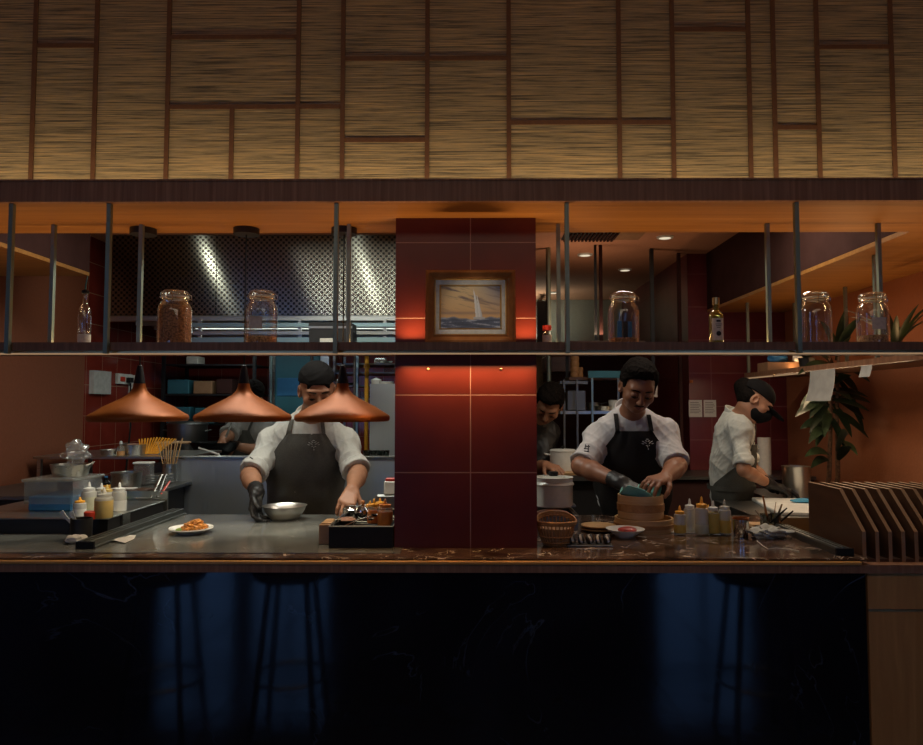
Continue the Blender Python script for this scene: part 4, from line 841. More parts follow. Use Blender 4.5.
# black tray unit with utensils
Yu = 2.56
ub = thing('ingredient_bin', 'black box of utensils and sauces standing against the column', 'box', (-0.36, 2.62, zc))
bx0, bx1 = at(330.5, 535, Yu).x, CX0-0.003; zb_ = at(360, 525, Yu).z
MB().box(bx0, bx1, 2.53, 2.55, 1.0026, zb_).box(bx0, bx0+0.012, 2.55, 2.95, 1.0026, zb_).box(bx1-0.012, bx1, 2.55, 2.95, 1.0026, zb_).box(bx0, bx1, 2.94, 2.95, 1.0026, zb_).box(bx0+0.012, bx1-0.012, 2.55, 2.94, 1.0026, 1.03).build('box_body', 'black_rubber', ub, world=True)
MB().tube([(bx0, 2.53, zb_), (bx1, 2.53, zb_), (bx1, 2.95, zb_), (bx0, 2.95, zb_), (bx0, 2.53, zb_)], 0.0022, 6).build('rim', 'steel', ub, True, world=True)
mb = MB()
for k in range(8): y = 2.58+k*0.045; mb.tube([(bx0+0.012, y, zb_-0.02), (bx1-0.012, y, zb_-0.02)], 0.0018, 5)
mb.build('wire_rack', 'steel', ub, True, world=True)
# small wooden block box left of it
p = atz(321, 543, zc); q = atz(331, 543, zc); wb = thing('napkin_box', 'small square wooden box left of the black utensil bin', 'box', (p.x+0.02, 2.66, zc))
MB().box(p.x-0.003, bx0-0.002, 2.60, 2.72, zc, zc+0.070, 0.002).build('box_body', 'rack_edge', wb, world=True); MB().box(p.x+0.003, bx0-0.008, 2.61, 2.71, zc+0.0702, zc+0.074).build('inset', 'pale_wood', wb, world=True)
zi = zb_-0.016
# tea pot style lid, strainer, ladles
pl = at(364, 512, 2.80); t = thing('condiment_pot', 'round steel pot with domed knobbed lid in the black bin', 'pot', (pl.x-0.005, 2.80, zi))
MB().lathe([(0, 0), (0.026, 0), (0.034, 0.02), (0.032, 0.036), (0, 0.036)], seg=32).build('pot_body', 'chrome', t, True)
l = MB().lathe([(0.034, 0.036), (0.030, 0.046), (0.012, 0.053), (0, 0.054)], seg=32).build('lid', 'chrome', t, True); MB().ell((0, 0, 0.062), (0.009, 0.009, 0.009)).build('knob', 'frame_wood', l, True)
t = thing('strainer_dish', 'oval steel dish with pale food at the front of the black bin', 'dish', (at(347, 518, 2.68).x, 2.68, zi))
MB().lathe([(0, 0), (0.030, 0), (0.044, 0.018), (0.042, 0.018), (0.028, 0.003), (0, 0.003)], seg=36).build('dish_body', 'chrome', t, True); tag(MB().ell((0, 0, 0.014), (0.034, 0.03, 0.012)).build('food', 'meat_pale', t, True), kind='stuff')
t = thing('squat_tub', 'steel tub with glossy lid beside the domed pot', 'tub', (at(352, 507, 2.86).x, 2.86, zi)); MB().lathe([(0, 0), (0.034, 0), (0.036, 0.03), (0.02, 0.042), (0, 0.043)], seg=32).build('tub_body', 'chrome', t, True)
def ladle(a, b, label, mat='chrome', bowlr=0.013, hd_='chrome'):
    a = V(a); b = V(b); t = thing('ladle', label, 'ladle', tuple(a), 'ladles in the black bin'); MB().tube([a, (a+b)/2+V((0, 0, 0.004)), b], [0.0025, 0.0022, 0.0028], 6).build('handle', hd_, t, True, world=True)
    MB().lathe([(0, -0.006), (bowlr*0.7, -0.004), (bowlr, 0.003), (bowlr*0.9, 0.003), (bowlr*0.6, -0.002), (0, -0.004)], seg=20).build('ladle_bowl', mat, t, True)
ladle(at(375.5, 515, 2.62), at(342, 527, 2.552), 'ladle with dark bowl slanting across the front of the black bin', 'black_gloss', 0.016)
ladle(at(338, 520, 2.60), at(331, 522, 2.70), 'ladle with steel bowl at the left corner of the black bin')
ladle(at(371, 519, 2.62), at(362, 503, 2.85), 'ladle standing up beside the domed pot')
p = at(374, 526, 2.6)
G2 = 'orange sauce bottles beside the column'
for (px, pyb, pyt, wp, Yq, lab) in ((386, 519, 491, 15, 2.62, 'large orange sauce squeeze bottle touching the column'), (375, 518, 494, 13, 2.70, 'orange squeeze bottle left of the large one by the column'), (371, 512, 494, 11, 2.80, 'orange squeeze bottle behind, closest to the domed pot'), (381, 513, 493, 11, 2.82, 'orange squeeze bottle hidden behind the two front ones')):
    squeeze(px-1, pyb, pyt, wp, lab, 'orange_sauce', 'yellow_cap' if px in (371, 381, 375) else 'orange_sauce', Y=Yq, z=zi, group=G2, lvl=0.85, body='squeeze_clear')
# wall things on the left tiles (X = XL plane)
def wallsheet(px0, px1, py0, py1, label, mat='paper', name='notice', cat='paper', th=0.004, parts=None):
    a = atx(px0, py0, XL+0.004); b = atx(px1, py1, XL+0.004); c = atx(px0, py1, XL+.004); y0, y1 = a.y, b.y; z1 = (a.z+atx(px1, py0, XL+.004).z)/2; z0 = (c.z+b.z)/2
    t = thing(name, label, cat, (XL+0.0005, (y0+y1)/2, z0)); h_ = z1-z0; w_ = (y1-y0)/2
    MB().box(0, th, -w_, w_, 0, h_).build('sheet' if name == 'notice' else 'plate', mat, t); return t, w_, h_
t, w_, h_ = wallsheet(90, 107, 371, 394, 'grey hanging pocket of clear film on the left tiled wall', 'bag_film', 'wall_pocket', 'holder', 0.03)
t, w_, h_ = wallsheet(116, 130, 374, 384, 'white double wall socket with a black plug on the left tiles', 'white_plastic', 'wall_socket', 'socket', 0.02)
MB().box(0.0205, 0.024, -w_*0.7, -w_*0.1, h_*0.25, h_*0.7).build('red_switch', 'red_cap', t); MB().box(0.0205, 0.05, w_*0.1, w_*0.6, h_*0.15, h_*0.65).build('plug', 'black_rubber', t)
MB().tube([(0.04, w_*0.35, h_*0.1), (0.045, w_*0.4, -0.3), (0.03, w_*0.2, -0.62)], 0.006, 6).build('cable', 'black_rubber', t)
wallsheet(129, 136, 375, 398, 'white notice sheet behind the wall socket', 'paper')
# storage racks at the back
def rack(x0, x1, y0, y1, zl, label, mat='steel_dark', z0=0, z1=2.0, name='storage_rack', pr=0.012):
    t = thing(name, label, 'rack', ((x0+x1)/2, (y0+y1)/2, z0))
    for x in (x0, x1):
        for y in (y0, y1): MB().box(x-pr, x+pr, y-pr, y+pr, z0, z1).build('post', mat, t, world=True)
    for z in zl: MB().box(x0+pr, x1-pr, y0+pr, y1-pr, z-0.012, z).build('shelf', mat, t, world=True)
    return t
def rz(px, py, Y): return at(px, py, Y).z
def rx(px, Y): return at(px, 400, Y).x
Yr = 5.55
rack(rx(163, Yr), rx(254, Yr), Yr, Yr+0.45, [rz(200, y, Yr) for y in (364, 394, 424)], 'black storage rack with dark boxes in front of the red back tiles', 'black_paint', 0, rz(200, 354, Yr))
G3 = 'crates and boxes on the black rack'
def boxy(name, px0, px1, py0, py1, Y, dep, mat, label, cat='box', group=None, bev=0.006, zfix=None):
    a = at(px0, py1, Y); b = at(px1, py0, Y); z0 = a.z if zfix is None else zfix
    t = MB().box(-(b.x-a.x)/2, (b.x-a.x)/2, 0, dep, 0, b.z-a.z, bev).build(name, mat); t.location = ((a.x+b.x)/2, Y, z0); return tag(t, label, cat, group)
z3 = [rz(200, y, Yr) for y in (364, 394, 424)]
boxy('storage_crate', 167, 189, 378, 392.5, Yr+0.02, 0.3, 'teal_paint', 'blue crate at the left of the middle rack shelf', group=G3, zfix=z3[1])
boxy('storage_crate', 193, 212, 378, 391, Yr+0.02, 0.3, 'card', 'brown carton in the middle of the rack shelf', group=G3, zfix=z3[1])
boxy('storage_crate', 216, 232, 376, 391, Yr+0.02, 0.3, 'dark_wall', 'dark carton right of the brown one on the middle rack shelf', group=G3, zfix=z3[1])
boxy('storage_crate', 166, 190, 405, 422, Yr+0.02, 0.3, 'teal_paint', 'blue crate at the left of the lower rack shelf', group=G3, zfix=z3[2])
boxy('storage_crate', 194, 214, 406, 422, Yr+0.02, 0.3, 'teal_paint', 'second blue crate on the lower rack shelf', group=G3, zfix=z3[2])
boxy('storage_crate', 218, 240, 406, 422, Yr+0.02, 0.3, 'dark_wall', 'dark bin beside the blue crates on the lower rack shelf', group=G3, zfix=z3[2])
boxy('food_tin', 186, 198, 355, 363, Yr+0.02, 0.15, 'label_paper', 'pale carton on top of the black rack', group=G3, zfix=z3[0])
# fridge
fr = thing('fridge', 'tall fridge with teal door in a steel frame behind the bandana chef', 'fridge', (rx(297, 5.8), 5.9, 0))
fx0, fx1 = rx(268, 5.8), rx(328, 5.8)
MB().box(fx0, fx1, 5.82, 6.15, 0, 2.0).build('cabinet', 'steel', fr, world=True)
d = MB().box(fx0+0.055, fx1-0.07, 5.795, 5.819, 0.9, 1.98, 0.008).build('door', 'teal_paint', fr, world=True)
MB().box(fx0+0.075, fx1-0.09, 5.788, 5.7945, rz(297, 396, 5.8), rz(297, 378, 5.8), 0.002).build('door_panel', 'blue_plastic', d, world=True)
MB().tube([(fx0+0.03, 5.82, 1.2), (fx0+0.03, 5.77, 1.25), (fx0+0.03, 5.77, 1.9), (fx0+0.03, 5.82, 1.95)], 0.012, 8).build('handle', 'teal_steel', fr, True, world=True)
# wire rack with dishes right of the fridge
Yw = 4.95
zl4 = [rz(360, y, Yw) for y in (363, 372, 385, 398)]
wr_ = rack(rx(334, Yw), rx(396, Yw), Yw, Yw+0.4, zl4, 'steel wire rack of dishes behind the rightmost lamp', 'steel_dark', 0, rz(360, 353, Yw), pr=0.008)
MB().box(rx(354.5, Yw), rx(359, Yw), Yw-0.045, Yw-0.012, 0, rz(360, 353, Yw)).build('upright', 'teal_steel', wr_, world=True)
for k, px in enumerate((340, 349, 376, 386)):
    z = zl4[(k+1) % 4]; x = rx(px, Yw+.15); tag(MB().lathe([(0, 0), (0.025, 0), (0.048, 0.02), (0.045, 0.02), (0.02, 0.005), (0, 0.005)], (x, Yw+0.15, z), 24).build('steel_dish', 'steel', None, True), 'small steel dish on the wire rack, '+('at the left of its second shelf', 'on its third shelf left of the yellow pipe', 'on its lowest shelf right of the yellow pipe', 'at the right of its top shelf')[k], 'dish', 'dishes on the wire rack')
for k, px in enumerate((342, 366, 380, 390)):
    z = zl4[(k+2) % 4]; x = rx(px, Yw+.28); tag(MB().box(x-0.04, x+0.04, Yw+0.24, Yw+0.34, z, z+0.05, 0.008).build('food_tub', 'squeeze_clear'), 'pale plastic tub on the wire rack, '+('left on the third shelf', 'behind the yellow pipe on the lowest shelf', 'right part of the top shelf', 'far right of the second shelf')[k], 'tub', 'tubs on the wire rack')
yp = thing('gas_pipe', 'bright yellow vertical pipe with a grey valve behind the rightmost lamp', 'pipe', (rx(366.5, 4.86), 4.86, 0))
x = rx(366.5, 4.86); MB().cyl((x, 4.86, 0), (x, 4.86, rz(366, 356, 4.86)), 0.014).cyl((x, 4.86, rz(366, 368, 4.86)), (x, 4.86, rz(366, 365, 4.86)), 0.022).build('pipe', 'yellow_pipe', yp, True, world=True)
MB().cyl((x, 4.86, rz(366, 356, 4.86)), (x, 4.86, rz(366, 351, 4.86)), 0.016).build('valve', 'steel', yp, True, world=True)
# steamer cabinet behind
cb = thing('steel_cabinet', 'grey steel cabinet with pots on top right of the yellow pipe', 'cabinet', (rx(383, 4.45), 4.6, 0))
MB().box(rx(371, 4.5), rx(396, 4.5), 4.45, 4.8, 0, rz(383, 384, 4.5)).build('body', 'steel_panel', cb, world=True)
zcb = rz(383, 384, 4.5); tag(MB().lathe([(0, 0), (0.03, 0), (0.035, 0.03), (0, 0.045)], (rx(376, 4.6), 4.6, zcb), 20).build('sugar_bowl', 'white_ceramic', None, True), 'small pale covered bowl on the steel cabinet', 'bowl')
tag(MB().lathe([(0, 0), (0.045, 0), (0.05, 0.015), (0.048, 0.018), (0, 0.006)], (rx(386, 4.6), 4.6, zcb), 24).build('saucer', 'white_ceramic', None, True), 'pale saucer beside the small covered bowl', 'saucer')
for k, px in enumerate((368, 374, 380, 387)):
    z = zp+0.0; r = 0.016 if k % 2 else 0.03; tag(MB().lathe([(0, 0), (r*0.8, 0), (r, 0.03), (r*0.9, 0.03), (r*0.7, 0.004), (0, 0.004)], (rx(px, 4.02), 4.02, z), 24).build('glass_cup', 'dark_glass', None, True), 'small glass standing on the partition rail, '+('leftmost', 'second from the left', 'second from the right', 'rightmost')[k]+' near the column', 'glass', 'glasses on the partition rail')
# black backed item and white/red box right of chef
t = thing('card_terminal', 'dark rounded panel standing at the counter back beside the column', 'terminal', (at(386, 500, 3.1).x, 3.1, zc)); MB().box(-0.045, 0.05, 0, 0.02, 0, 0.115, 0.008).build('panel', 'steel_dark', t)
t = thing('napkin_carton', 'white carton with a red top just left of the column', 'carton', (at(391, 475, 3.14).x, 3.12, zc+0.1155)); MB().box(-0.026, 0.03, -0.018, 0.03, 0, 0.055, 0.003).build('carton_body', 'white_plastic', t); MB().box(-0.02, 0.02, -0.015, 0.02, 0.055, 0.068, 0.003).build('top', 'red_cap', t)
# ================================================================ RIGHT KITCHEN
zc = 1.0
# ceiling fittings
for k, (px, py, lab) in enumerate(((665, 237, 'largest and nearest round downlight in the red-brown ceiling'), (585, 254.5, 'round downlight between the two tall posts, left part of the ceiling'), (625, 269.5, 'small round downlight above the glass jar in the deeper ceiling'), (553.5, 292.5, 'tiny downlight next to the column near the back wall'))):
    p = atz(px, py, 2.598); t = thing('ceiling_downlight', lab, 'light', (p.x, p.y, 2.6), 'downlights in the back room ceiling')
    MB().lathe([(0.040, -0.012), (0.052, -0.010), (0.056, -0.0005)], seg=32).build('trim_ring', 'white_plastic', t, True); MB().lathe([(0, -0.006), (0.039, -0.006), (0.039, -0.010), (0, -0.010)], seg=32).build('diffuser', 'lamp_white', t, True)
a = atz(563, 236, 2.598); b = atz(617, 236, 2.598); c = atz(617, 240, 2.598)
t = thing('ceiling_vent', 'dark slatted air vent in the ceiling beside the front post', 'vent', ((a.x+b.x)/2, a.y, 2.6)); w_ = (b.x-a.x)/2
MB().box(-w_, w_, -0.12, 0.10, -0.008, -0.0005).build('backing', 'black_paint', t)
for k in range(14): x = -w_+0.02+k*(2*w_-0.04)/13; MB().box(x-0.006, x+0.006, -0.115, 0.095, -0.02, -0.0085).build('slat', 'dark_wall', t)
t = thing('access_panel', 'brown square access panel beside the air vent', 'panel', (atz(626, 238, 2.598).x, a.y, 2.6)); MB().box(-0.09, 0.09, -0.12, 0.1, -0.006, -0.0005).build('panel', 'card', t)
# back room: pale upper cabinet glowing white, dark frames
def bx(name, px0, px1, py0, py1, Y, dep, mat, label, cat, **kw): return boxy(name, px0, px1, py0, py1, Y, dep, mat, label, cat, **kw)
bx('wall_cabinet', 537, 547, 301, 352, 7.1, 0.35, 'black_paint', 'black tall cupboard beside the column at the back', 'cabinet')
bx('wall_cabinet', 548, 660, 343, 500, 6.9, 0.4, 'dark_wall', 'wide dark cupboard filling the back room below the pale wall', 'cabinet')
bx('wall_cabinet', 661, 668, 290, 420, 7.0, 0.3, 'black_paint', 'narrow black cupboard at the right of the back room', 'cabinet')
# hanging rods from ceiling
for k, px in enumerate((595.8, 601.2)):
    x = at(px, 300, 4.9).x; t = tag(MB().box(x-0.008-0.003*k, x+0.008+0.003*k, 4.9, 4.92, at(px, 340, 4.9).z-0.02, 2.5999).build('hanging_rod', 'black_paint' if k == 0 else 'dark_wall'), 'dark rod hanging from the ceiling, %s of a close pair' % ('left' if k == 0 else 'right'), 'rod', 'pair of hanging rods')
zrod = at(600, 340, 4.9).z-0.02
hs = thing('hanging_rack', 'dark wooden rack hung on two rods, holding stacked baskets', 'rack', (rx(600, 4.9), 4.9, zrod-0.03))
MB().box(rx(566, 4.9), rx(640, 4.9), 4.72, 5.1, zrod-0.03, zrod-0.001).build('board', 'rack_wood', hs, world=True)
MB().box(rx(566, 4.9), rx(566, 4.9)+0.02, 4.9, 4.92, rz(566, 378, 4.9), zrod-0.03).box(rx(640, 4.9)-0.02, rx(640, 4.9), 4.9, 4.92, rz(566, 378, 4.9), zrod-0.03).build('hanger', 'black_paint', hs, world=True)
zlo = rz(566, 378, 4.9)
MB().box(rx(566, 4.9), rx(640, 4.9), 4.72, 5.1, zlo-0.02, zlo).build('lower_board', 'rack_wood', hs, world=True)
for k in range(4):
    for j, (px, n) in enumerate(((575, 4), (581.5, 2))):
        if k < n:
            x = rx(px, 4.85); r = 0.028 if j == 0 else 0.020; tag(MB().lathe([(0, 0), (r, 0), (r*1.1, 0.02), (r, 0.036), (0, 0.036)], (x, 4.85+0.06*j, zlo+k*0.037), 20).build('bamboo_basket', 'wicker', None, True), 'small round bamboo basket, %s in the %s stack on the hanging rack' % (('lowest', 'second', 'third', 'topmost')[k], ('taller', 'shorter')[j]), 'basket', 'stacked bamboo baskets')
# teal steel frame shelf
Yt = 4.66
tr_ = thing('steel_shelf', 'steel shelf frame with a bright teal top rail behind the moustached chef', 'shelf', (rx(590, Yt), Yt, 0))
MB().box(rx(588, Yt), rx(622, Yt), Yt-0.02, Yt, rz(600, 378, Yt), rz(600, 371, Yt), 0.002).build('top_rail', 'teal_paint', tr_, world=True)
for px, m_ in ((564, 'steel_dark'), (592, 'teal_steel'), (577, 'steel_dark'), (618, 'steel_dark')): x = rx(px, Yt); MB().box(x-0.006, x+0.006, Yt-0.018, Yt-0.004, 0, rz(px, 380 if px < 590 else 378.2, Yt)).build('post', m_, tr_, world=True)
MB().box(rx(560, Yt), rx(625, Yt), Yt, Yt+0.35, rz(590, 414, Yt), rz(590, 411, Yt)).build('shelf_board', 'steel', tr_, world=True)
MB().box(rx(560, Yt), rx(588, Yt), Yt, Yt+0.3, rz(590, 384, Yt), rz(590, 381, Yt)).build('shelf_board', 'steel_dark', tr_, world=True)
bx('mixer', 567, 586, 390, 410.8, Yt+0.05, 0.15, 'steel_dark', 'dark grey appliance on the steel shelf', 'appliance')
t, H, r = pot('round_pan', 571, 411, 405, Yt+0.12, 18, 'flat dark pan on the steel shelf', mat='steel_dark', handles=False) if False else (None, 0, 0)
bx('wall_shelf_unit', 545, 573, 356, 372, 5.6, 0.3, 'rack_wood', 'dark shelf unit with boxes behind the shelf strip', 'shelf')
# pale vertical tube
x = rx(549, 5.0); t = thing('pale_post', 'pale cream vertical post behind the bending cook', 'post', (x, 5.0, 0)); MB().cyl((x, 5.0, 0), (x, 5.0, 2.5995), 0.017).build('post', 'steel_post', t, True, world=True)
# rice pot behind
t, H, r = pot('rice_cooker', 563, 472, 449, 4.35, 26, 'white rice cooker with steel rim on the back counter', lidded=True, mat='white_plastic', cat='cooker')
bc = thing('back_counter', 'dark counter running behind the moustached chef', 'counter', (0.75, 4.5, 0)); zbc = at(563, 472, 4.35).z-0.001
MB().box(0.42, 0.98, 4.14, 4.55, zbc-0.03, zbc).build('worktop', 'steel_dark', bc, world=True); MB().box(0.44, 0.96, 4.18, 4.53, 0, zbc-0.03).build('body', 'black_paint', bc, world=True)
p = at(565, 470, 4.25); tag(MB().lathe([(0, 0), (0.075, 0), (0.08, 0.012), (0, 0.012)], (0.53, 4.225, zbc), 28).build('wooden_board', 'bamboo', None, True), 'round tan board in front of the rice cooker', 'board')
# items on low counter near column
Yl = 3.2
lc_z = 1.0
p = atz(553, 512, zc)
tb = thing('meat_tub', 'blue-grey tub of wrapped meat beside the column', 'tub', (at(552, 508, 3.0).x, 3.02, zc))
w_ = 0.095; MB().box(-0.10, w_, -0.10, 0.12, 0, 0.012).box(-0.10, w_, -0.10, -0.09, 0.012, 0.055).box(-0.10, w_, 0.11, 0.12, 0.012, 0.055).box(-0.10, -0.09, -0.09, 0.11, 0.012, 0.055).box(w_-0.01, w_, -0.09, 0.11, 0.012, 0.055).build('tub_body', 'steel_dark', tb)
MB().tube([(w_, -0.10, 0.056), (w_, 0.12, 0.056), (-0.10, 0.12, 0.056), (-0.10, -0.10, 0.056), (w_, -0.10, 0.056)], 0.004, 6).build('rim', 'steel', tb, True)
tag(MB().ell((0, -0.03, 0.048), (0.075, 0.05, 0.026)).ell((0.045, -0.06, 0.045), (0.035, 0.025, 0.02)).build('meat', 'meat_pale', tb, True), kind='stuff')
zq = zc+0.0785
t, H, r = pot('rice_pot', 553.5, 502, 474, 3.06, 38, 'white plastic rice pot with domed lid and black knob by the column', z=zq, lidded=False, mat='white_plastic', cat='pot', handles=False)
t.location.y = 3.06
MB().lathe([(r*1.06, H*0.72), (r*1.08, H*0.76), (r*0.95, H*0.90), (r*0.45, H*1.02), (0, H*1.05)], seg=40).build('lid', 'squeeze_plastic', t, True); MB().lathe([(0.018, H*1.04), (0.021, H*1.18), (0, H*1.2)], seg=20).build('knob', 'black_rubber', t, True)
ts = thing('pot_trivet', 'thin dark trivet the rice pot stands on', 'trivet', (t.location.x, 3.06, zc+0.0715)); MB().box(-0.10, 0.095, 0.0, 0.08, 0, 0.0065).build('plate', 'steel_dark', ts); 
# wicker basket
p = atz(555.5, 545, zc); bk = thing('wicker_basket', 'small brown wicker basket with arched rim beside the column', 'basket', (p.x+0.002, p.y, zc))
def basket(t, r=0.070, h=0.082):
    prof = lambda z: r*(0.62+0.38*(z/h)**0.7); mb = MB()
    for k in range(30):
        a = 2*math.pi*k/30; mb.tube([(prof(h*q)*math.cos(a), prof(h*q)*math.sin(a)*0.8, 0.004+h*q*(1+0.30*max(0, math.sin(a)))) for q in (0, 0.25, 0.5, 0.75, 1)], 0.0022, 5)
    mb.build('stake', 'wicker', t, True); mb = MB()
    for i in range(3):
        pts = []
        for k in range(41): a = 2*math.pi*k/40; q = 1-0.055*i; hh_ = 0.004+h*q*(1+0.30*max(0, math.sin(a))); pts.append((prof(h*q)*1.03*math.cos(a), prof(h*q)*1.03*math.sin(a)*0.8, hh_))
        mb.tube(pts, 0.0042, 6)
    for i in (0.1, 0.35):
        mb.tube([(prof(h*i)*1.02*math.cos(2*math.pi*k/40), prof(h*i)*1.02*math.sin(2*math.pi*k/40)*0.8, 0.004+h*i*(1+0.3*max(0, math.sin(2*math.pi*k/40)))) for k in range(41)], 0.0028, 6)
    mb.build('rim', 'wicker', t, True); MB().lathe([(0, 0.001), (r*0.60, 0.001), (r*0.60, 0.006), (0, 0.006)], seg=30, sy=0.8).build('base', 'wicker', t, True)
    MB().lathe([(0, 0.0065), (r*0.60, 0.0065), (r*0.8, h*0.5), (r*0.85, h*0.75), (0, h*0.80)], seg=30, sy=0.75).build('lining', 'card', t, True)
basket(bk)
# brown plates
for k in range(2):
    p = atz(598.5, 531, zc); R_ = 0.070-0.001*k; o = MB().lathe([(0, 0), (R_*0.6, 0), (R_, 0.010), (R_, 0.013), (R_*0.6, 0.005), (0, 0.004)], (p.x, p.y, zc+0.012*k), 44).build('brown_plate', 'bamboo', None, True)
    tag(o, 'brown glazed plate, %s of two in front of the moustached chef' % ('lower', 'upper')[k], 'plate', 'stacked brown plates')
# slate with dark biscuits
p0 = atz(589, 545, zc); sl = thing('slate_tray', 'flat grey rectangular tray of dark biscuits between basket and marble edge', 'tray', (p0.x, p0.y, zc)); MB().box(-0.082, 0.080, -0.038, 0.045, 0, 0.007, 0.002).build('plate', 'steel_dark', sl)
k = 0
for i in range(2):
    for j in range(5):
        x = p0.x-0.062+j*0.031+0.006*i; y = p0.y-0.014+i*0.034
        o = thing('dark_biscuit', 'dark cream-filled biscuit in the %s row of the slate tray, %s from the left' % (('front', 'back')[i], ('first', 'second', 'third', 'fourth', 'fifth')[j]), 'biscuit', (x, y, zc+0.0075), 'biscuits on the slate tray')
        an = random.uniform(-0.5, 0.5); A3 = V((math.cos(an), math.sin(an)*0.5, 0.25))
        MB().lathe([(0, -0.010), (0.013, -0.010), (0.014, -0.004), (0, -0.004)], (0, 0, 0.014), 18, A3).lathe([(0, 0.004), (0.014, 0.004), (0.013, 0.010), (0, 0.010)], (0, 0, 0.014), 18, A3).build('wafer', 'cookie_dark', o, True)
        MB().lathe([(0, -0.004), (0.0125, -0.004), (0.0125, 0.004), (0, 0.004)], (0, 0, 0.014), 18, A3).build('filling', 'cream', o, True)
# steel bowl with red meat
p = atz(625, 537, zc); t = thing('patterned_bowl', 'wide steel rimmed bowl of red chopped food in front of the steamer', 'bowl', (p.x, p.y-0.005, zc))
MB().lathe([(0, 0), (0.035, 0), (0.040, 0.010), (0.071, 0.030), (0.073, 0.033), (0.068, 0.032), (0.036, 0.014), (0, 0.012)], seg=48).build('bowl_body', 'white_plastic', t, True, sharp=70)
tag(MB().ell((0.008, 0, 0.028), (0.036, 0.03, 0.012)).build('chopped_food', 'meat_red', t, True), kind='stuff')
# wooden steamer
p = atz(644.5, 530, zc); R1 = 0.5*57/F*p.y; zS = zc
def steamer_ring(name, x, y, z, r, h, label, lip=True):
    t = thing(name, label, 'steamer', (x, y, z), 'stacked wooden steamer parts'); MB().lathe([(r*0.93, 0), (r, 0), (r, h), (r*0.93, h), (r*0.93, 0)], seg=48).build('wall', 'bamboo', t, True)
    MB().lathe([(0, 0.004), (r*0.92, 0.004), (r*0.92, 0.010), (0, 0.010)], seg=40).build('slatted_base', 'pale_wood', t, True)
    if lip: MB().lathe([(r*1.0, h*0.30), (r*1.035, h*0.32), (r*1.035, h*0.62), (r*1.0, h*0.64)], seg=48).build('hoop', 'wicker', t, True)
    return t
hb1 = 0.050; steamer_ring('bamboo_ring', p.x, p.y+0.01, zc, R1, hb1, 'wide wooden base ring the steamer basket stands in')
r2 = 0.5*44.5/F*p.y; z2 = zc+0.0505; 
h2 = (520-498)/F*p.y+0.01
p2 = at(640.5, 500, p.y+0.01)
steamer_ring('steamer_basket', p2.x, p.y+0.01, z2, r2, 0.090, 'tall wooden steamer basket lined with teal cloth', True)
# floor of base so basket rests: teal cloth
cl = []
for i in range(9):
    row = []
    for j in range(33):
        a = 2*math.pi*j/32; rr = r2*0.88*(0.35+0.65*i/8); up = 0.075+0.028*(i/8)**2*(1+0.8*math.sin(a*3+1)) + (0.035*max(0, math.sin(a*2.0+0.6))**2*(i/8)**3)
        row.append((p2.x+rr*math.cos(a)+0.004*math.sin(5*a+i), p.y+0.01+rr*math.sin(a), z2+up))
    cl.append(row)
cm = MB().sheet(cl, -0.002).ell((p2.x, p.y+0.01, z2+0.072), (r2*0.5, r2*0.5, 0.01))
# upright peaks of cloth
for (dx, dy, w0, hh_, ln) in ((-0.040, -0.010, 0.036, 0.052, -0.010), (0.020, -0.014, 0.036, 0.060, 0.004), (-0.010, 0.02, 0.030, 0.055, 0.014)):
    g = []
    for i in range(7):
        q = i/6; row = []
        for j in range(9):
            u = (j/8-0.5)*2; row.append((p2.x+dx+ln*q+u*w0*(1-q*0.75), p.y+0.01+dy+0.010*math.sin(u*5+q*3), z2+0.075+hh_*q*(1-0.25*abs(u))))
        g.append(row)
    cm.sheet(g, 0.003)
tag(cm.build('steamer_cloth', 'teal_cloth', None, True), 'crumpled teal cloth lining the wooden steamer basket', 'cloth')
# squeeze bottles
G4 = 'squeeze bottles on the white tray'
tr2 = atz(703, 533, zc); t = thing('bottle_tray', 'thin white tray under the row of squeeze bottles', 'tray', (tr2.x, tr2.y+0.03, zc)); MB().box(-0.125, 0.100, -0.035, 0.075, 0, 0.004, 0.001).build('plate', 'white_plastic', t)
zt_ = zc+0.0045
squeeze(680, 533, 506, 11.5, 'short squeeze bottle half full of mustard with yellow cap, leftmost on the white tray', 'mustard_sauce', 'yellow_cap', z=zt_, group=G4, lvl=0.5, body='squeeze_plastic')
squeeze(690, 531, 499, 11.5, 'clear white-capped squeeze bottle beside the leftmost mustard one', None, 'white_plastic', z=zt_, group=G4, body='squeeze_plastic')
squeeze(702, 533.5, 497, 13, 'tall squeeze bottle with yellow cap in the middle of the white tray', 'pale_sauce', 'yellow_cap', z=zt_, group=G4, lvl=0.4, body='squeeze_plastic')
squeeze(713.5, 533, 501, 12, 'oil filled squeeze bottle with pale cap, second from the right on the tray', 'mustard_sauce', 'white_plastic', z=zt_, group=G4, lvl=0.95, body='squeeze_clear')
squeeze(725, 533, 500, 12, 'squeeze bottle two thirds full of oil, rightmost on the white tray', 'mustard_sauce', 'squeeze_plastic', z=zt_, group=G4, lvl=0.62, body='squeeze_plastic')
squeeze(708.5, 527, 505, 9, 'squeeze bottle of dark oil hidden behind the yellow-capped tall one', 'olive_oil', 'yellow_cap', z=zt_, group=G4, lvl=0.9, body='squeeze_plastic')
# steel tin
p = atz(741, 537, zc); r = 0.5*15/F*p.y; t = thing('steel_tin', 'small mirror steel tin with orange rim right of the squeeze bottles', 'tin', (p.x, p.y, zc)); MB().lathe([(0, 0), (r*0.85, 0), (r*0.88, 0.012), (r, 0.02), (r, 0.068), (r*0.96, 0.068), (r*0.9, 0.012), (0, 0.012)], seg=36).build('tin_body', 'chrome', t, True); MB().lathe([(r*0.93, 0.0682), (r*1.03, 0.0682), (r*1.03, 0.073), (r*0.93, 0.073), (r*0.93, 0.0682)], seg=36).build('rim', 'copper_lacquer', t, True)
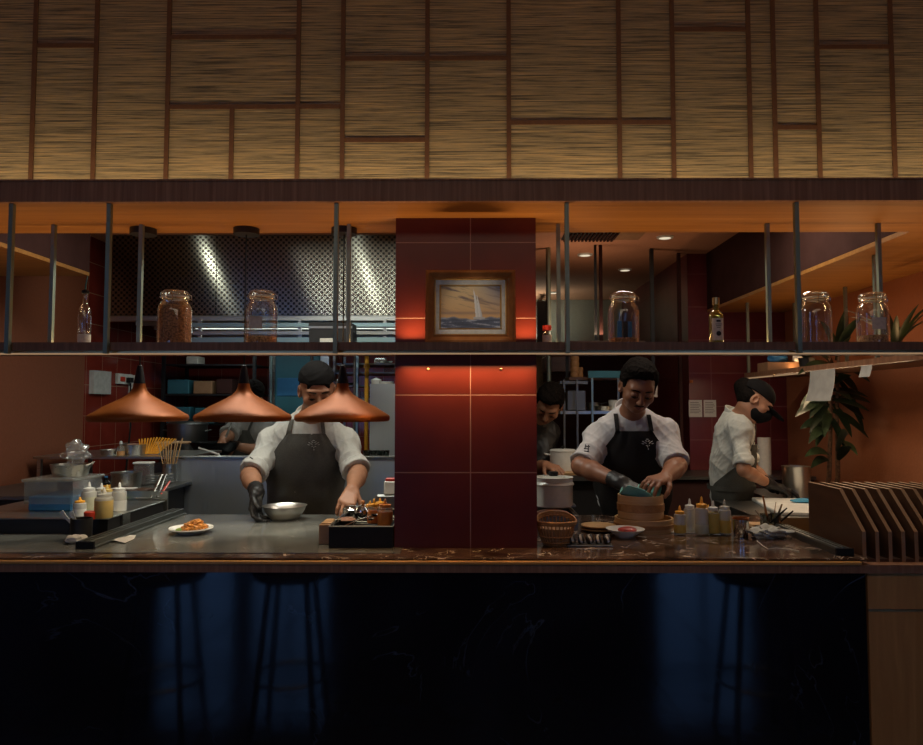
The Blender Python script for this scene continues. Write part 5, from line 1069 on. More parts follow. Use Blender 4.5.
# cloth
blob('folded_towel', (atz(769, 538, zc).x, atz(769, 538, zc).y+0.01, zc), (0.072, 0.045, 0.022), 'shirt_cool', 'crumpled white towel with string beside the utensil box', 'towel', 12, 0.5, None, 3.2, (56, 36))
a_ = [atz(x, y, zc+0.002) for x, y in ((757, 541), (763, 546), (768, 549), (776, 548), (790, 549), (799, 551))]
tag(MB().tube(a_, 0.0016, 6).build('towel_string', 'paper', None, True), 'loose white string trailing from the towel over the marble', 'string')
# wooden small board + black caddy with utensils
p = atz(755, 528, zc); tag(MB().box(p.x-0.01, p.x+0.07, p.y, p.y+0.07, zc, zc+0.014, 0.002).build('wooden_block', 'pale_wood'), 'small tan wooden block behind the towel', 'block')
ud = thing('utensil_caddy', 'black caddy with two steel canisters of utensils behind the towel', 'caddy', (at(775, 525, 2.93).x, 2.95, zc)); MB().box(-0.065, 0.07, -0.035, 0.05, 0, 0.012, 0.003).build('tray', 'black_paint', ud)
for px, rr in ((766, 0.019), (776.5, 0.021)):
    x = at(px, 525, 2.93).x-ud.location.x; MB().lathe([(0, 0.013), (rr, 0.013), (rr, 0.062), (rr*0.9, 0.062), (rr*0.9, 0.017), (0, 0.017)], (x, -0.01, 0), 24).build('canister', 'dark_glass', ud, True)
UG = 'utensils in the black caddy'
def ut(px0, py0, px1, py1, mat, lab, r=0.004, name='kitchen_utensil', flat=None): tool(name, at(px0, py0, 2.935), at(px1, py1, 2.90), mat, lab, r, flat, 'utensil', UG)
ut(768, 523, 763, 496, 'frame_wood', 'orange-red handled utensil, tallest in the caddy', 0.005, 'handled_brush'); ut(775, 523, 782, 504, 'steel', 'wide steel tongs leaning right in the caddy', 0.007, 'kitchen_tongs', 0.4)
ut(773, 523, 776, 502, 'chrome', 'thin steel skewer between brush and tongs', 0.002, 'skewer'); ut(765, 523, 755, 510, 'steel', 'steel spoon handle leaning far left in the caddy', 0.003, 'spoon'); ut(779, 523, 793, 511, 'black_rubber', 'black rubber spatula leaning far right in the caddy', 0.009, 'rubber_spatula', 0.5)
ut(770, 523, 787, 508, 'black_rubber', 'black handled whisk crossing behind the tongs', 0.004, 'whisk')
# rail-end brass piece
tag(MB().cyl((1.205, 2.925, 1.012), (1.205, 2.965, 1.012), 0.013).build('brass_knob', 'brass', None, True), 'small brass knob at the far end of the right channel', 'knob')
# white board on side counter
cbd = thing('cutting_board', 'large white cutting board on the side counter by the masked chef', 'board', (1.64, 3.62, 0.985), None, -0.16); MB().box(-0.19, 0.20, -0.25, 0.28, 0, 0.018, 0.004).build('board', 'white_plastic', cbd)
p = at(783, 494, 3.85); blob('blue_rag', (p.x+0.06, 3.72, 1.0035), (0.07, 0.04, 0.010), 'blue_rag', 'blue cloth rag on the white cutting board under the gloved hand', 'cloth', 3, 0.3)
t, H, r = pot('soup_pot', 796.5, 494, 463, 4.05, 26, 'tall cylindrical steel pot at the far right before the plant', z=0.9855, mat='bowl_steel', handles=False)
t, H, r = (0, 0, 0)
# paper towel roll with shelf behind
bs_ = thing('side_ledge', 'dark ledge below the notices along the right tiled wall', 'ledge', (1.8, 5.0, 0)); zl_ = at(767, 474, 4.9).z; MB().box(1.2, 2.22, 4.75, 5.18, 0, zl_-0.02).build('body', 'dark_wall', bs_, world=True); MB().box(1.2, 2.22, 4.72, 5.19, zl_-0.02, zl_).build('top', 'steel_dark', bs_, world=True)
p = at(767, 474, 4.86); t = thing('paper_towel_roll', 'tall white paper towel roll standing behind the masked chef', 'roll', (p.x, 4.9, zl_)); MB().lathe([(0.018, 0), (0.043, 0), (0.043, 0.245), (0.018, 0.245)], seg=32).build('paper', 'paper', t, True); MB().lathe([(0.012, 0), (0.0175, 0), (0.0175, 0.246), (0.012, 0.246), (0.012, 0)], seg=20).build('core', 'card', t, True)
# notices on right tile wall
for k, (px0, px1, lab) in enumerate(((689, 702, 'white notice sheet, left one of the pair on the dark red wall'), (704, 716, 'white notice sheet, right one of the pair beside the cap-wearing chef'))):
    a = at(px0, 417, 5.196); b = at(px1, 400, 5.196); t = thing('notice', lab, 'paper', ((a.x+b.x)/2, 5.1995, a.z), 'notices on the dark red wall'); w_ = (b.x-a.x)/2; MB().box(-w_, w_, -0.004, 0, 0, b.z-a.z).build('sheet', 'paper', t)
    m = MB()
    for i in range(7): z = (b.z-a.z)*(0.85-0.1*i); m.box(-w_*0.8, w_*(0.5+0.3*((i*7) % 3)/2), -0.0048, -0.0042, z-0.0015, z+0.0015)
    m.build('print', 'dark_wall', t)
# door jamb strip on wall right at px 679
tag(MB().box(at(679, 400, 5.19).x, at(682, 400, 5.19).x, 5.17, 5.199, 0, 2.6).build('trim_10', 'dark_wall'), kind='structure')
bx('wall_switch', 690, 693, 380, 383, 5.185, 0.012, 'copper_lacquer', 'tiny orange indicator on the dark red wall above the notices', 'switch', bev=0.002)
# hanging order sheets on the return shelf
def hang(px0, px1, pyt, pyb, X, label, curl=0.03):
    a = atx(px0, pyt, X); b = atx(px1, pyt, X); y0, y1 = b.y, a.y; z1 = zs0-0.002; z0 = (atx(px0, pyb, X).z+atx(px1, pyb, X).z)/2; g = []
    for i in range(9):
        q = i/8; g.append([(X-curl*q*q*math.sin(1.2+j*0.1), y0+(y1-y0)*j/6, z1+(z0-z1)*q) for j in range(7)])
    return tag(MB().sheet(g, 0.0008).build('order_sheet', 'hung_sheet', None, True), label, 'paper', 'sheets hanging from the return shelf')
hang(810, 835, 370, 401, 1.775, 'large blank sheet hanging from the return shelf before the plant')
hang(861, 872, 366, 377, 1.775, 'small short slip hanging from the return shelf at the right edge', 0.015)
# things on the return shelf
def on(px, Y): return at(px, 370, Y).x
zr_ = zs1
t = thing('carton', 'open brown carton on the return shelf left of the small plant', 'carton', (1.92, 4.5, zr_)); MB().box(-0.12, 0.12, -0.08, 0.08, 0, 0.055, 0.002).build('carton_body', 'card', t)
blob('blue_packet', (1.90, 4.5, zr_+0.0555), (0.06, 0.04, 0.03), 'blue_plastic', 'blue and white packet lying on the brown carton', 'packet', 31, 0.25)
blob('plastic_wrap', (2.0, 4.42, zr_+0.0555), (0.045, 0.03, 0.03), 'bag_film', 'crumpled clear wrap beside the blue packet on the carton', 'wrap', 33, 0.3)
# ---- foliage
def leaf_mb(mb, base, d, L, W, droop=0.5, n=7, up=V((0, 0, 1))):
    d = V(d).normalized(); s_ = d.cross(up); s_ = s_.normalized() if s_.length > 0.05 else V((1, 0, 0)); p = V(base); rows = []
    for i in range(n+1):
        q = i/n; w = W*math.sin(math.pi*min(1, 0.08+q*0.92))**0.8*(1-q*0.15) if q < 1 else 0.0006; w = max(w, 0.0006)
        dd = (d+V((0, 0, -droop*q*1.6))).normalized(); nn = s_.cross(dd); rows.append([p-s_*w+nn*w*0.25, p, p+s_*w+nn*w*0.25]); p = p+dd*(L/n)
    mb.sheet(rows, 0.001)
t = thing('dracaena_plant', 'tall dark leafy plant with twin stems against the orange wall', 'plant', (1.99, 4.13, 0))
t2z = 0.30
MB().lathe([(0, 0), (0.10, 0), (0.13, 0.28), (0.14, 0.30), (0.12, 0.30), (0.11, 0.26), (0, 0.26)], (0.105, 0.33, 0), 36).build('plant_pot', 'pot_clay', t, True)
px_ = [(0.085, 0.35), (0.10, 0.37)]
stems = []
for k, (pa, pb) in enumerate((((829, 478), (829, 352)), ((838, 478), (839, 345)))):
    a = at(pa[0], pa[1], 4.15); b = at(pb[0], pb[1], 4.1); root = V((t.location.x+0.095+0.03*k, t.location.y+0.33, 0.26))
    mid = V((a.x, 4.35, 0.8)); pts = [root, mid, a, a.lerp(b, 0.5)+V((0.01*(1-2*k), 0, 0)), b]; stems.append(pts)
    MB().tube(pts, [0.017, 0.015, 0.013, 0.011, 0.008], 10).build('stem', 'bark', t, True, world=True)
rnd = random.Random(11)
leafspec = [((829, 405), (803, 412)), ((829, 400), (808, 400)), ((830, 398), (806, 410)), ((829, 400), (866, 412)), ((830, 410), (862, 440)), ((828, 410), (815, 440)), ((829, 412), (825, 440)), ((829, 415), (842, 448)),
  ((831, 390), (866, 398)), ((829, 392), (812, 420)), ((829, 455), (806, 458)), ((829, 460), (812, 470)), ((836, 450), (848, 430)), ((838, 460), (850, 447)), ((829, 420), (802, 430)), ((829, 420), (818, 450)),
  ((838, 370), (862, 372)), ((838, 365), (870, 385)), ((832, 365), (800, 378)), ((836, 360), (850, 335)), ((836, 352), (822, 322)), ((838, 350), (860, 318)), ((838, 352), (846, 310)), ((836, 372), (855, 395)), ((838, 378), (858, 430)), ((834, 380), (808, 404)), ((830, 388), (803, 408)), ((830, 392), (850, 402)), ((832, 396), (860, 420)), ((829, 398), (798, 418)), ((831, 384), (850, 376)), ((829, 402), (812, 434)), ((833, 404), (848, 436)), ((836, 398), (868, 404)), ((829, 430), (810, 446)), ((838, 440), (856, 456)), ((830, 380), (806, 416)), ((834, 368), (818, 352))]
for k, (b_, e_) in enumerate(leafspec):
    Y0 = 4.13; Y1 = Y0-0.04-rnd.random()*0.22; a = at(*b_, Y0); b = at(*e_, Y1)
    b.x = min(b.x, 2.19); d = b-a; L = d.length*1.08; mb = MB(); dr = rnd.uniform(0.25, 0.6); d2 = d.normalized()+V((0, 0, dr*0.8)); leaf_mb(mb, a, d2, L, rnd.uniform(0.024, 0.036), dr, 8, V((0, -0.7, 0.7)))
    mb.build('leaf', 'leaf' if k % 5 else 'leaf_light', t, True, world=True)
# small plant on the return shelf
t = thing('potted_fern', 'small leafy plant in a dark pot on the return shelf', 'plant', (1.90, 4.12, zr_)); MB().lathe([(0, 0), (0.035, 0), (0.045, 0.06), (0.04, 0.06), (0, 0.05)], seg=24).build('plant_pot', 'black_paint', t, True)
for k in range(9):
    a = k*0.7; mb = MB(); leaf_mb(mb, (0, 0, 0.05), (math.cos(a)*0.8, math.sin(a)*0.8, 0.7), 0.13, 0.020, 0.5); mb.build('leaf', 'leaf_light' if k % 2 else 'leaf', t, True)
t = thing('potted_palm', 'spiky green plant in a clay pot on the return shelf between the two right jars', 'plant', (1.96, 3.35, zr_)); MB().lathe([(0, 0), (0.05, 0), (0.06, 0.06), (0.055, 0.06), (0, 0.05)], seg=24).build('plant_pot', 'pot_clay', t, True)
for k in range(14):
    a = k*2.4; mb = MB(); leaf_mb(mb, (0, 0, 0.05), (math.cos(a)*0.6, math.sin(a)*0.6, 1.0), rnd.uniform(0.2, 0.32), 0.015, rnd.uniform(0.3, 0.6)); mb.build('leaf', 'leaf', t, True)
# ================================================================ MENU RACK
mr = thing('menu_rack', 'brown wooden rack with slanted dividers at the right end of the counter', 'rack', (1.6, 2.62, 0.973))
Xs = 1.30
pb = [atx(808, 482, Xs), atx(839, 489.5, Xs), atx(862, 532, Xs), atx(862, 560, Xs)]
ztop = (pb[0].z+pb[1].z)/2
pb[2].y = max(pb[2].y, 2.434); prof = [(pb[0].y, 0.9735), (pb[0].y, ztop), (pb[1].y, ztop), (pb[2].y, pb[2].z), (pb[2].y, 0.9735)]
for k in range(12):
    X = Xs+k*0.0435
    o = MB().prism(prof, 'X', X, X+0.012).build('divider', 'rack_wood', mr, world=True)
    e = [(prof[1][0], ztop), (prof[2][0], ztop), (prof[3][0], pb[2].z), (prof[4][0], 0.974)]
    m = MB()
    for (y0, z0), (y1, z1) in zip(e, e[1:]):
        d = V((0, y1-y0, z1-z0)).normalized(); n_ = V((0, -abs(d.z), abs(d.y))) if True else 0; n_ = n_*0.0015
        A0, A1 = V((X, y0, z0)), V((X, y1, z1)); B_0 = A0+V((0.012, 0, 0)); B_1 = A1+V((0.012, 0, 0))
        m.add([A0, B_0, B_1, A1, A0+n_, B_0+n_, B_1+n_, A1+n_], [(0, 1, 2, 3), (7, 6, 5, 4), (0, 4, 5, 1), (1, 5, 6, 2), (2, 6, 7, 3), (3, 7, 4, 0)])
    m.build('edge_banding', 'rack_edge', o, world=True)
    if k < 11: MB().box(X+0.012, X+0.0435, prof[0][0]-0.012, prof[0][0], 0.9735, ztop-0.02).box(X+0.012, X+0.0435, prof[3][0]+0.004, prof[0][0]-0.012, 0.9735, 0.985).build('compartment_back', 'rack_wood', mr, world=True)
tag(MB().sheet([[atz(838, 478, 1.02)+V((0.1*i, 0.05*j, 0.01*math.sin(i*2+j))) for i in range(4)] for j in range(4)], 0.001).build('loose_paper', 'paper'), 'loose pale paper lying behind the menu rack', 'paper') if False else None
# ---- bar stools in the dining room (dark shapes reflected in the marble front)
def stool(x, y, lab):
    t = thing('bar_stool', lab, 'stool', (x, y, 0), 'bar stools in front of the counter'); MB().lathe([(0, 0.70), (0.17, 0.70), (0.18, 0.73), (0.16, 0.76), (0, 0.765)], seg=32).build('seat', 'black_paint', t, True)
    for a in range(4): th = math.pi/4+a*math.pi/2; MB().tube([(0.12*math.cos(th), 0.12*math.sin(th), 0.70), (0.20*math.cos(th), 0.20*math.sin(th), 0.0)], 0.014, 8).build('leg', 'black_paint', t, True)
    MB().tube([(0.17*math.cos(a_*math.pi/12), 0.17*math.sin(a_*math.pi/12), 0.25) for a_ in range(25)], 0.008, 6).build('foot_ring', 'steel_dark', t, True)
stool(-1.42, 1.45, 'black bar stool, leftmost in front of the counter'); stool(-0.85, 1.40, 'black bar stool below the plate of chicken'); stool(1.28, 1.45, 'black bar stool below the right end of the counter')

# clutter behind the moustached chef
a = at(654.5, 397, 5.0); t = thing('wall_notice', 'tall narrow white sheet clipped behind the moustached chef', 'paper', (a.x, 5.02, a.z)); MB().box(-0.026, 0.026, 0, 0.004, 0, at(654, 374, 5.0).z-a.z).build('sheet', 'paper', t); MB().box(-0.012, 0.012, -0.003, 0.03, at(654, 374, 5.0).z-a.z-0.004, 2.5995-a.z).build('hanging_strap', 'black_paint', t)
zsh = at(590, 411, Yt).z
for k, (px, r, h, m_, lab) in enumerate(((603, 0.06, 0.03, 'steel', 'shallow steel pan on the shelf right of the grey appliance'), (594, 0.045, 0.055, 'steel_dark', 'dark pot on the shelf beside the grey appliance'), (614, 0.04, 0.07, 'white_plastic', 'white tub near the right end of the steel shelf'))):
    x = at(px, 411, Yt+0.15).x; t = thing('kitchen_pan', lab, 'pan', (x, Yt+0.13+0.05*(k % 2), zsh), 'pans on the steel shelf'); MB().lathe([(0, 0), (r*0.9, 0), (r, h), (r*1.05, h+0.002), (r*0.95, h), (r*0.85, 0.004), (0, 0.004)], seg=28).build('pan_body', m_, t, True)
    MB().tube([(r*0.98, 0, h*0.8), (r+0.05, -0.01, h)], 0.005, 6).build('handle', 'black_paint', t, True)
# ================================================================ SIGNED-DISTANCE MODELLING (for figures)
class Field:
    def __init__(s, lo, hi, h):
        s.h = h; s.lo = np.array(lo, dtype=np.float32); s.n = np.ceil((np.array(hi)-np.array(lo))/h).astype(int)+1
        s.a = np.full(tuple(s.n), 0.2, dtype=np.float32)
    def sub(s, lo, hi, pad):
        i0 = np.clip(np.floor((np.array(lo)-pad-s.lo)/s.h).astype(int), 0, s.n-1); i1 = np.clip(np.ceil((np.array(hi)+pad-s.lo)/s.h).astype(int)+1, 1, s.n)
        if np.any(i1 <= i0): return None
        ax = [s.lo[k]+s.h*np.arange(i0[k], i1[k], dtype=np.float32) for k in range(3)]
        g = np.meshgrid(*ax, indexing='ij'); sl = tuple(slice(i0[k], i1[k]) for k in range(3)); return g, sl
    def comb(s, sl, d, k, op):
        a = s.a[sl]
        if op == 'sub': a2, d2 = -a, d           # smooth subtraction: max(a,-d)
        if op == 'sub':
            h = np.clip(0.5+0.5*(-a-(-(-d))*1.0*0+0)/max(k, 1e-6), 0, 1) if False else None
            m = np.maximum(a, -d)
            if k > 0:
                q = np.clip(k-np.abs(a+d), 0, None)/k; m = m+q*q*k*0.25
            s.a[sl] = m; return
        m = np.minimum(a, d)
        if k > 0:
            q = np.clip(k-np.abs(a-d), 0, None)/k; m = m-q*q*k*0.25
        s.a[sl] = m
    def cap(s, p, q, r0, r1, k=0.01, op='add', cut=None, cut2=None):
        p = np.array(p, dtype=np.float32); q = np.array(q, dtype=np.float32); R = max(r0, r1)
        z = s.sub(np.minimum(p, q)-R, np.maximum(p, q)+R, k+3*s.h)
        if z is None: return
        (X, Y, Z), sl = z; d = q-p; L2 = float(d@d)+1e-12
        t = np.clip(((X-p[0])*d[0]+(Y-p[1])*d[1]+(Z-p[2])*d[2])/L2, 0, 1)
        D = np.sqrt((X-p[0]-t*d[0])**2+(Y-p[1]-t*d[1])**2+(Z-p[2]-t*d[2])**2)-(r0+(r1-r0)*t)
        for c in (cut, cut2):
            if c is not None:
                c0, cn = np.array(c[0]), np.array(c[1]); cn = cn/np.linalg.norm(cn)
                D = np.maximum(D, (X-c0[0])*cn[0]+(Y-c0[1])*cn[1]+(Z-c0[2])*cn[2])
        s.comb(sl, D.astype(np.float32), k, op)
    def ell(s, c, r, B=None, k=0.01, op='add', cut=None, cuts=()):
        c = np.array(c, dtype=np.float32); r = np.array(r, dtype=np.float32); R = float(r.max())
        z = s.sub(c-R, c+R, k+3*s.h)
        if z is None: return
        (X, Y, Z), sl = z; X = X-c[0]; Y = Y-c[1]; Z = Z-c[2]
        if B is not None:
            B = np.array(B, dtype=np.float32); X, Y, Z = (B[0][0]*X+B[0][1]*Y+B[0][2]*Z, B[1][0]*X+B[1][1]*Y+B[1][2]*Z, B[2][0]*X+B[2][1]*Y+B[2][2]*Z)
        k0 = np.sqrt((X/r[0])**2+(Y/r[1])**2+(Z/r[2])**2)+1e-6; k1 = np.sqrt((X/r[0]**2)**2+(Y/r[1]**2)**2+(Z/r[2]**2)**2)+1e-6
        D = k0*(k0-1)/k1
        for (cp, cn) in ([cut] if cut else [])+list(cuts):    # cuts in local coordinates
            cn = np.array(cn, dtype=np.float32); cn = cn/np.linalg.norm(cn); D = np.maximum(D, (X-cp[0])*cn[0]+(Y-cp[1])*cn[1]+(Z-cp[2])*cn[2])
        s.comb(sl, D.astype(np.float32), k, op)
    def mesh(s):
        a = s.a; n = a.shape; I = a < 0
        # pad border as outside
        I[0] = I[-1] = False; I[:, 0] = I[:, -1] = False; I[:, :, 0] = I[:, :, -1] = False
        c = [(i, j, k) for i in (0, 1) for j in (0, 1) for k in (0, 1)]
        sh = lambda A, o: A[o[0]:n[0]-1+o[0], o[1]:n[1]-1+o[1], o[2]:n[2]-1+o[2]]
        anyi = np.zeros((n[0]-1, n[1]-1, n[2]-1), bool); alli = np.ones_like(anyi)
        for o in c: t = sh(I, o); anyi |= t; alli &= t
        act = np.argwhere(anyi & ~alli); idx = np.full(anyi.shape, -1, np.int32); idx[tuple(act.T)] = np.arange(len(act))
        vals = np.stack([a[act[:, 0]+o[0], act[:, 1]+o[1], act[:, 2]+o[2]] for o in c], 1); ins = np.stack([I[act[:, 0]+o[0], act[:, 1]+o[1], act[:, 2]+o[2]] for o in c], 1)
        P = np.zeros((len(act), 3)); cnt = np.zeros(len(act)); ca = np.array(c, float)
        for i in range(8):
            for j in range(i+1, 8):
                if abs(ca[i]-ca[j]).sum() != 1: continue
                m = ins[:, i] != ins[:, j]
                den = vals[:, i]-vals[:, j]; den = np.where(np.abs(den) < 1e-9, 1e-9, den); t = np.clip(vals[:, i]/den, 0, 1)[:, None]
                P += np.where(m[:, None], ca[i]+(ca[j]-ca[i])*t, 0); cnt += m
        P = P/np.maximum(cnt, 1)[:, None]; P = (P+act)*s.h+s.lo
        faces = []
        for ax in range(3):
            o = [0, 0, 0]; o[ax] = 1
            A = I[tuple(slice(1, n[q]-1) if q != ax else slice(0, n[q]-1) for q in range(3))]
            B = I[tuple(slice(1, n[q]-1) if q != ax else slice(1, n[q]) for q in range(3))]
            e = np.argwhere(A != B)
            if not len(e): continue
            flip = A[tuple(e.T)]
            e = e+np.array([1 if q != ax else 0 for q in range(3)])
            u, v = [(1, 2), (2, 0), (0, 1)][ax]
            du = np.zeros(3, int); du[u] = 1; dv = np.zeros(3, int); dv[v] = 1
            q = [idx[tuple((e-du-dv).T)], idx[tuple((e-dv).T)], idx[tuple(e.T)], idx[tuple((e-du).T)]]
            f = np.stack(q, 1); f = np.where(flip[:, None], f, f[:, ::-1]); faces.append(f)
        Fc = np.concatenate(faces); Fc = Fc[(Fc >= 0).all(1)]
        return P, Fc
    def sample(s, P):
        i = np.clip(((P-s.lo)/s.h).round().astype(int), 0, s.n-1); return s.a[i[:, 0], i[:, 1], i[:, 2]]
def laplace(P, Fc, it=2, lam=0.5):
    e = np.concatenate([Fc[:, [0, 1]], Fc[:, [1, 2]], Fc[:, [2, 3]], Fc[:, [3, 0]]]); cnt = np.bincount(e.ravel(), minlength=len(P))[:, None]
    for _ in range(it):
        S = np.zeros_like(P)
        for k in range(3): S[:, k] = np.bincount(e[:, 0], P[e[:, 1], k], len(P))+np.bincount(e[:, 1], P[e[:, 0], k], len(P))
        P = P*(1-lam)+lam*S/np.maximum(cnt, 1)
    return P
def vnormals(P, Fc):
    n = np.cross(P[Fc[:, 2]]-P[Fc[:, 0]], P[Fc[:, 3]]-P[Fc[:, 1]]); N_ = np.zeros_like(P)
    for q in range(4):
        for k in range(3): N_[:, k] += np.bincount(Fc[:, q], n[:, k], len(P))
    return N_/(np.linalg.norm(N_, axis=1)[:, None]+1e-12)
def field_obj(f, name, mat, parent, smooth=1, disp=None):
    P, Fc = f.mesh(); P = laplace(P, Fc, smooth, 0.5)
    if disp is not None:
        Nn = vnormals(P, Fc); P = P+Nn*disp(P, Nn)[:, None]
    q = parent; off = np.zeros(3)
    while q is not None: off += np.array(q.location); q = q.parent
    P = P-off; me = bpy.data.meshes.new(name)
    me.vertices.add(len(P)); me.vertices.foreach_set('co', P.astype(np.float32).ravel())
    me.loops.add(len(Fc)*4); me.loops.foreach_set('vertex_index', Fc.astype(np.int32).ravel())
    me.polygons.add(len(Fc)); me.polygons.foreach_set('loop_start', np.arange(0, len(Fc)*4, 4, dtype=np.int32)); me.polygons.foreach_set('loop_total', np.full(len(Fc), 4, np.int32))
    me.update(calc_edges=True); me.polygons.foreach_set('use_smooth', [True]*len(Fc)); me.materials.append(M[mat])
    o = bpy.data.objects.new(name, me); COL.objects.link(o); o.parent = parent; return o
def folds(seed, amp=0.005, freq=26, stretch=(1, 1, 0.45)):
    r = np.random.RandomState(seed); A = r.rand(6, 3)*6.28; D = r.randn(6, 3)*np.array(stretch); D /= np.linalg.norm(D, axis=1)[:, None]
    def f(P, Nn):
        s = np.zeros(len(P)); w = P+0.035*np.sin(P[:, [1, 2, 0]]*19+seed)
        for k in range(6):
            v = np.sin(w@D[k]*freq*(0.6+0.25*k)+A[k, 0]+1.5*np.sin(w@D[(k+2) % 6]*freq*0.4)); s += (1-np.abs(v))**2*(0.9**k)-0.35
        return amp*(s/2.2+0.45)
    return f
def folds2(seed, amp, freq, nk):
    a, b = folds(seed, amp, freq), folds(seed+40, amp*0.3, freq*2.6); return lambda P, Nn: (a(P, Nn)+b(P, Nn))*np.clip((np.linalg.norm(P-nk, axis=1)-0.06)/0.06, 0.12, 1)
nz = lambda v: v/np.linalg.norm(v)
def hand_prims(w, d, n, side, curl=(0.5, 0.5, 0.5, 0.6), spread=0.10, thumb=0.5, sc=1.0):
    """w wrist, d pointing direction, n palm normal (faces what is held), side +-1: thumb side = side*cross(d,n). returns capsules"""
    w = np.array(w, float); d = nz(np.array(d, float)); n = np.array(n, float); n = nz(n-d*(n@d)); sdir = side*np.cross(d, n); out = []
    offs = [0.030, 0.010, -0.010, -0.029]; L = [0.086, 0.090, 0.085, 0.076]; fl = [0.92, 1.0, 0.94, 0.76]
    for k in range(4):
        b = w+d*0.004*sc+sdir*offs[k]*0.55*sc; kn = w+d*L[k]*sc+sdir*offs[k]*sc-n*0.004*sc
        out.append((b, kn, 0.0155*sc, 0.0125*sc, 0.012))
        a = curl[k]; base = nz(d+sdir*spread*(1.5-k)); p = kn; ang = 0
        for seg, (ln, r0, r1, part) in enumerate(((0.043, 0.0098, 0.0088, 0.75), (0.026, 0.0088, 0.0080, 1.0), (0.021, 0.0080, 0.0066, 0.7))):
            ang += a*part; dd = nz(base*math.cos(ang)+n*math.sin(ang)); q = p+dd*ln*fl[k]*sc; out.append((p, q, r0*sc, r1*sc, 0.002 if seg or True else 0)); p = q
    p = w+d*0.022*sc+sdir*0.024*sc; out.append((w+d*0.01*sc, p, 0.016*sc, 0.015*sc, 0.01))
    d1 = nz(sdir*0.75+d*0.75+n*(0.2+0.5*thumb)); q = p+d1*0.042*sc; out.append((p, q, 0.0145*sc, 0.0115*sc, 0.006))
    d2 = nz(sdir*0.25+d*0.9+n*(0.2+0.9*thumb)); p2 = q+d2*0.031*sc; out.append((q, p2, 0.0108*sc, 0.0095*sc, 0.002))
    d3 = nz(d*0.9+n*(0.3+0.9*thumb)-sdir*0.1); out.append((p2, p2+d3*0.024*sc, 0.0095*sc, 0.0075*sc, 0.002)); return out
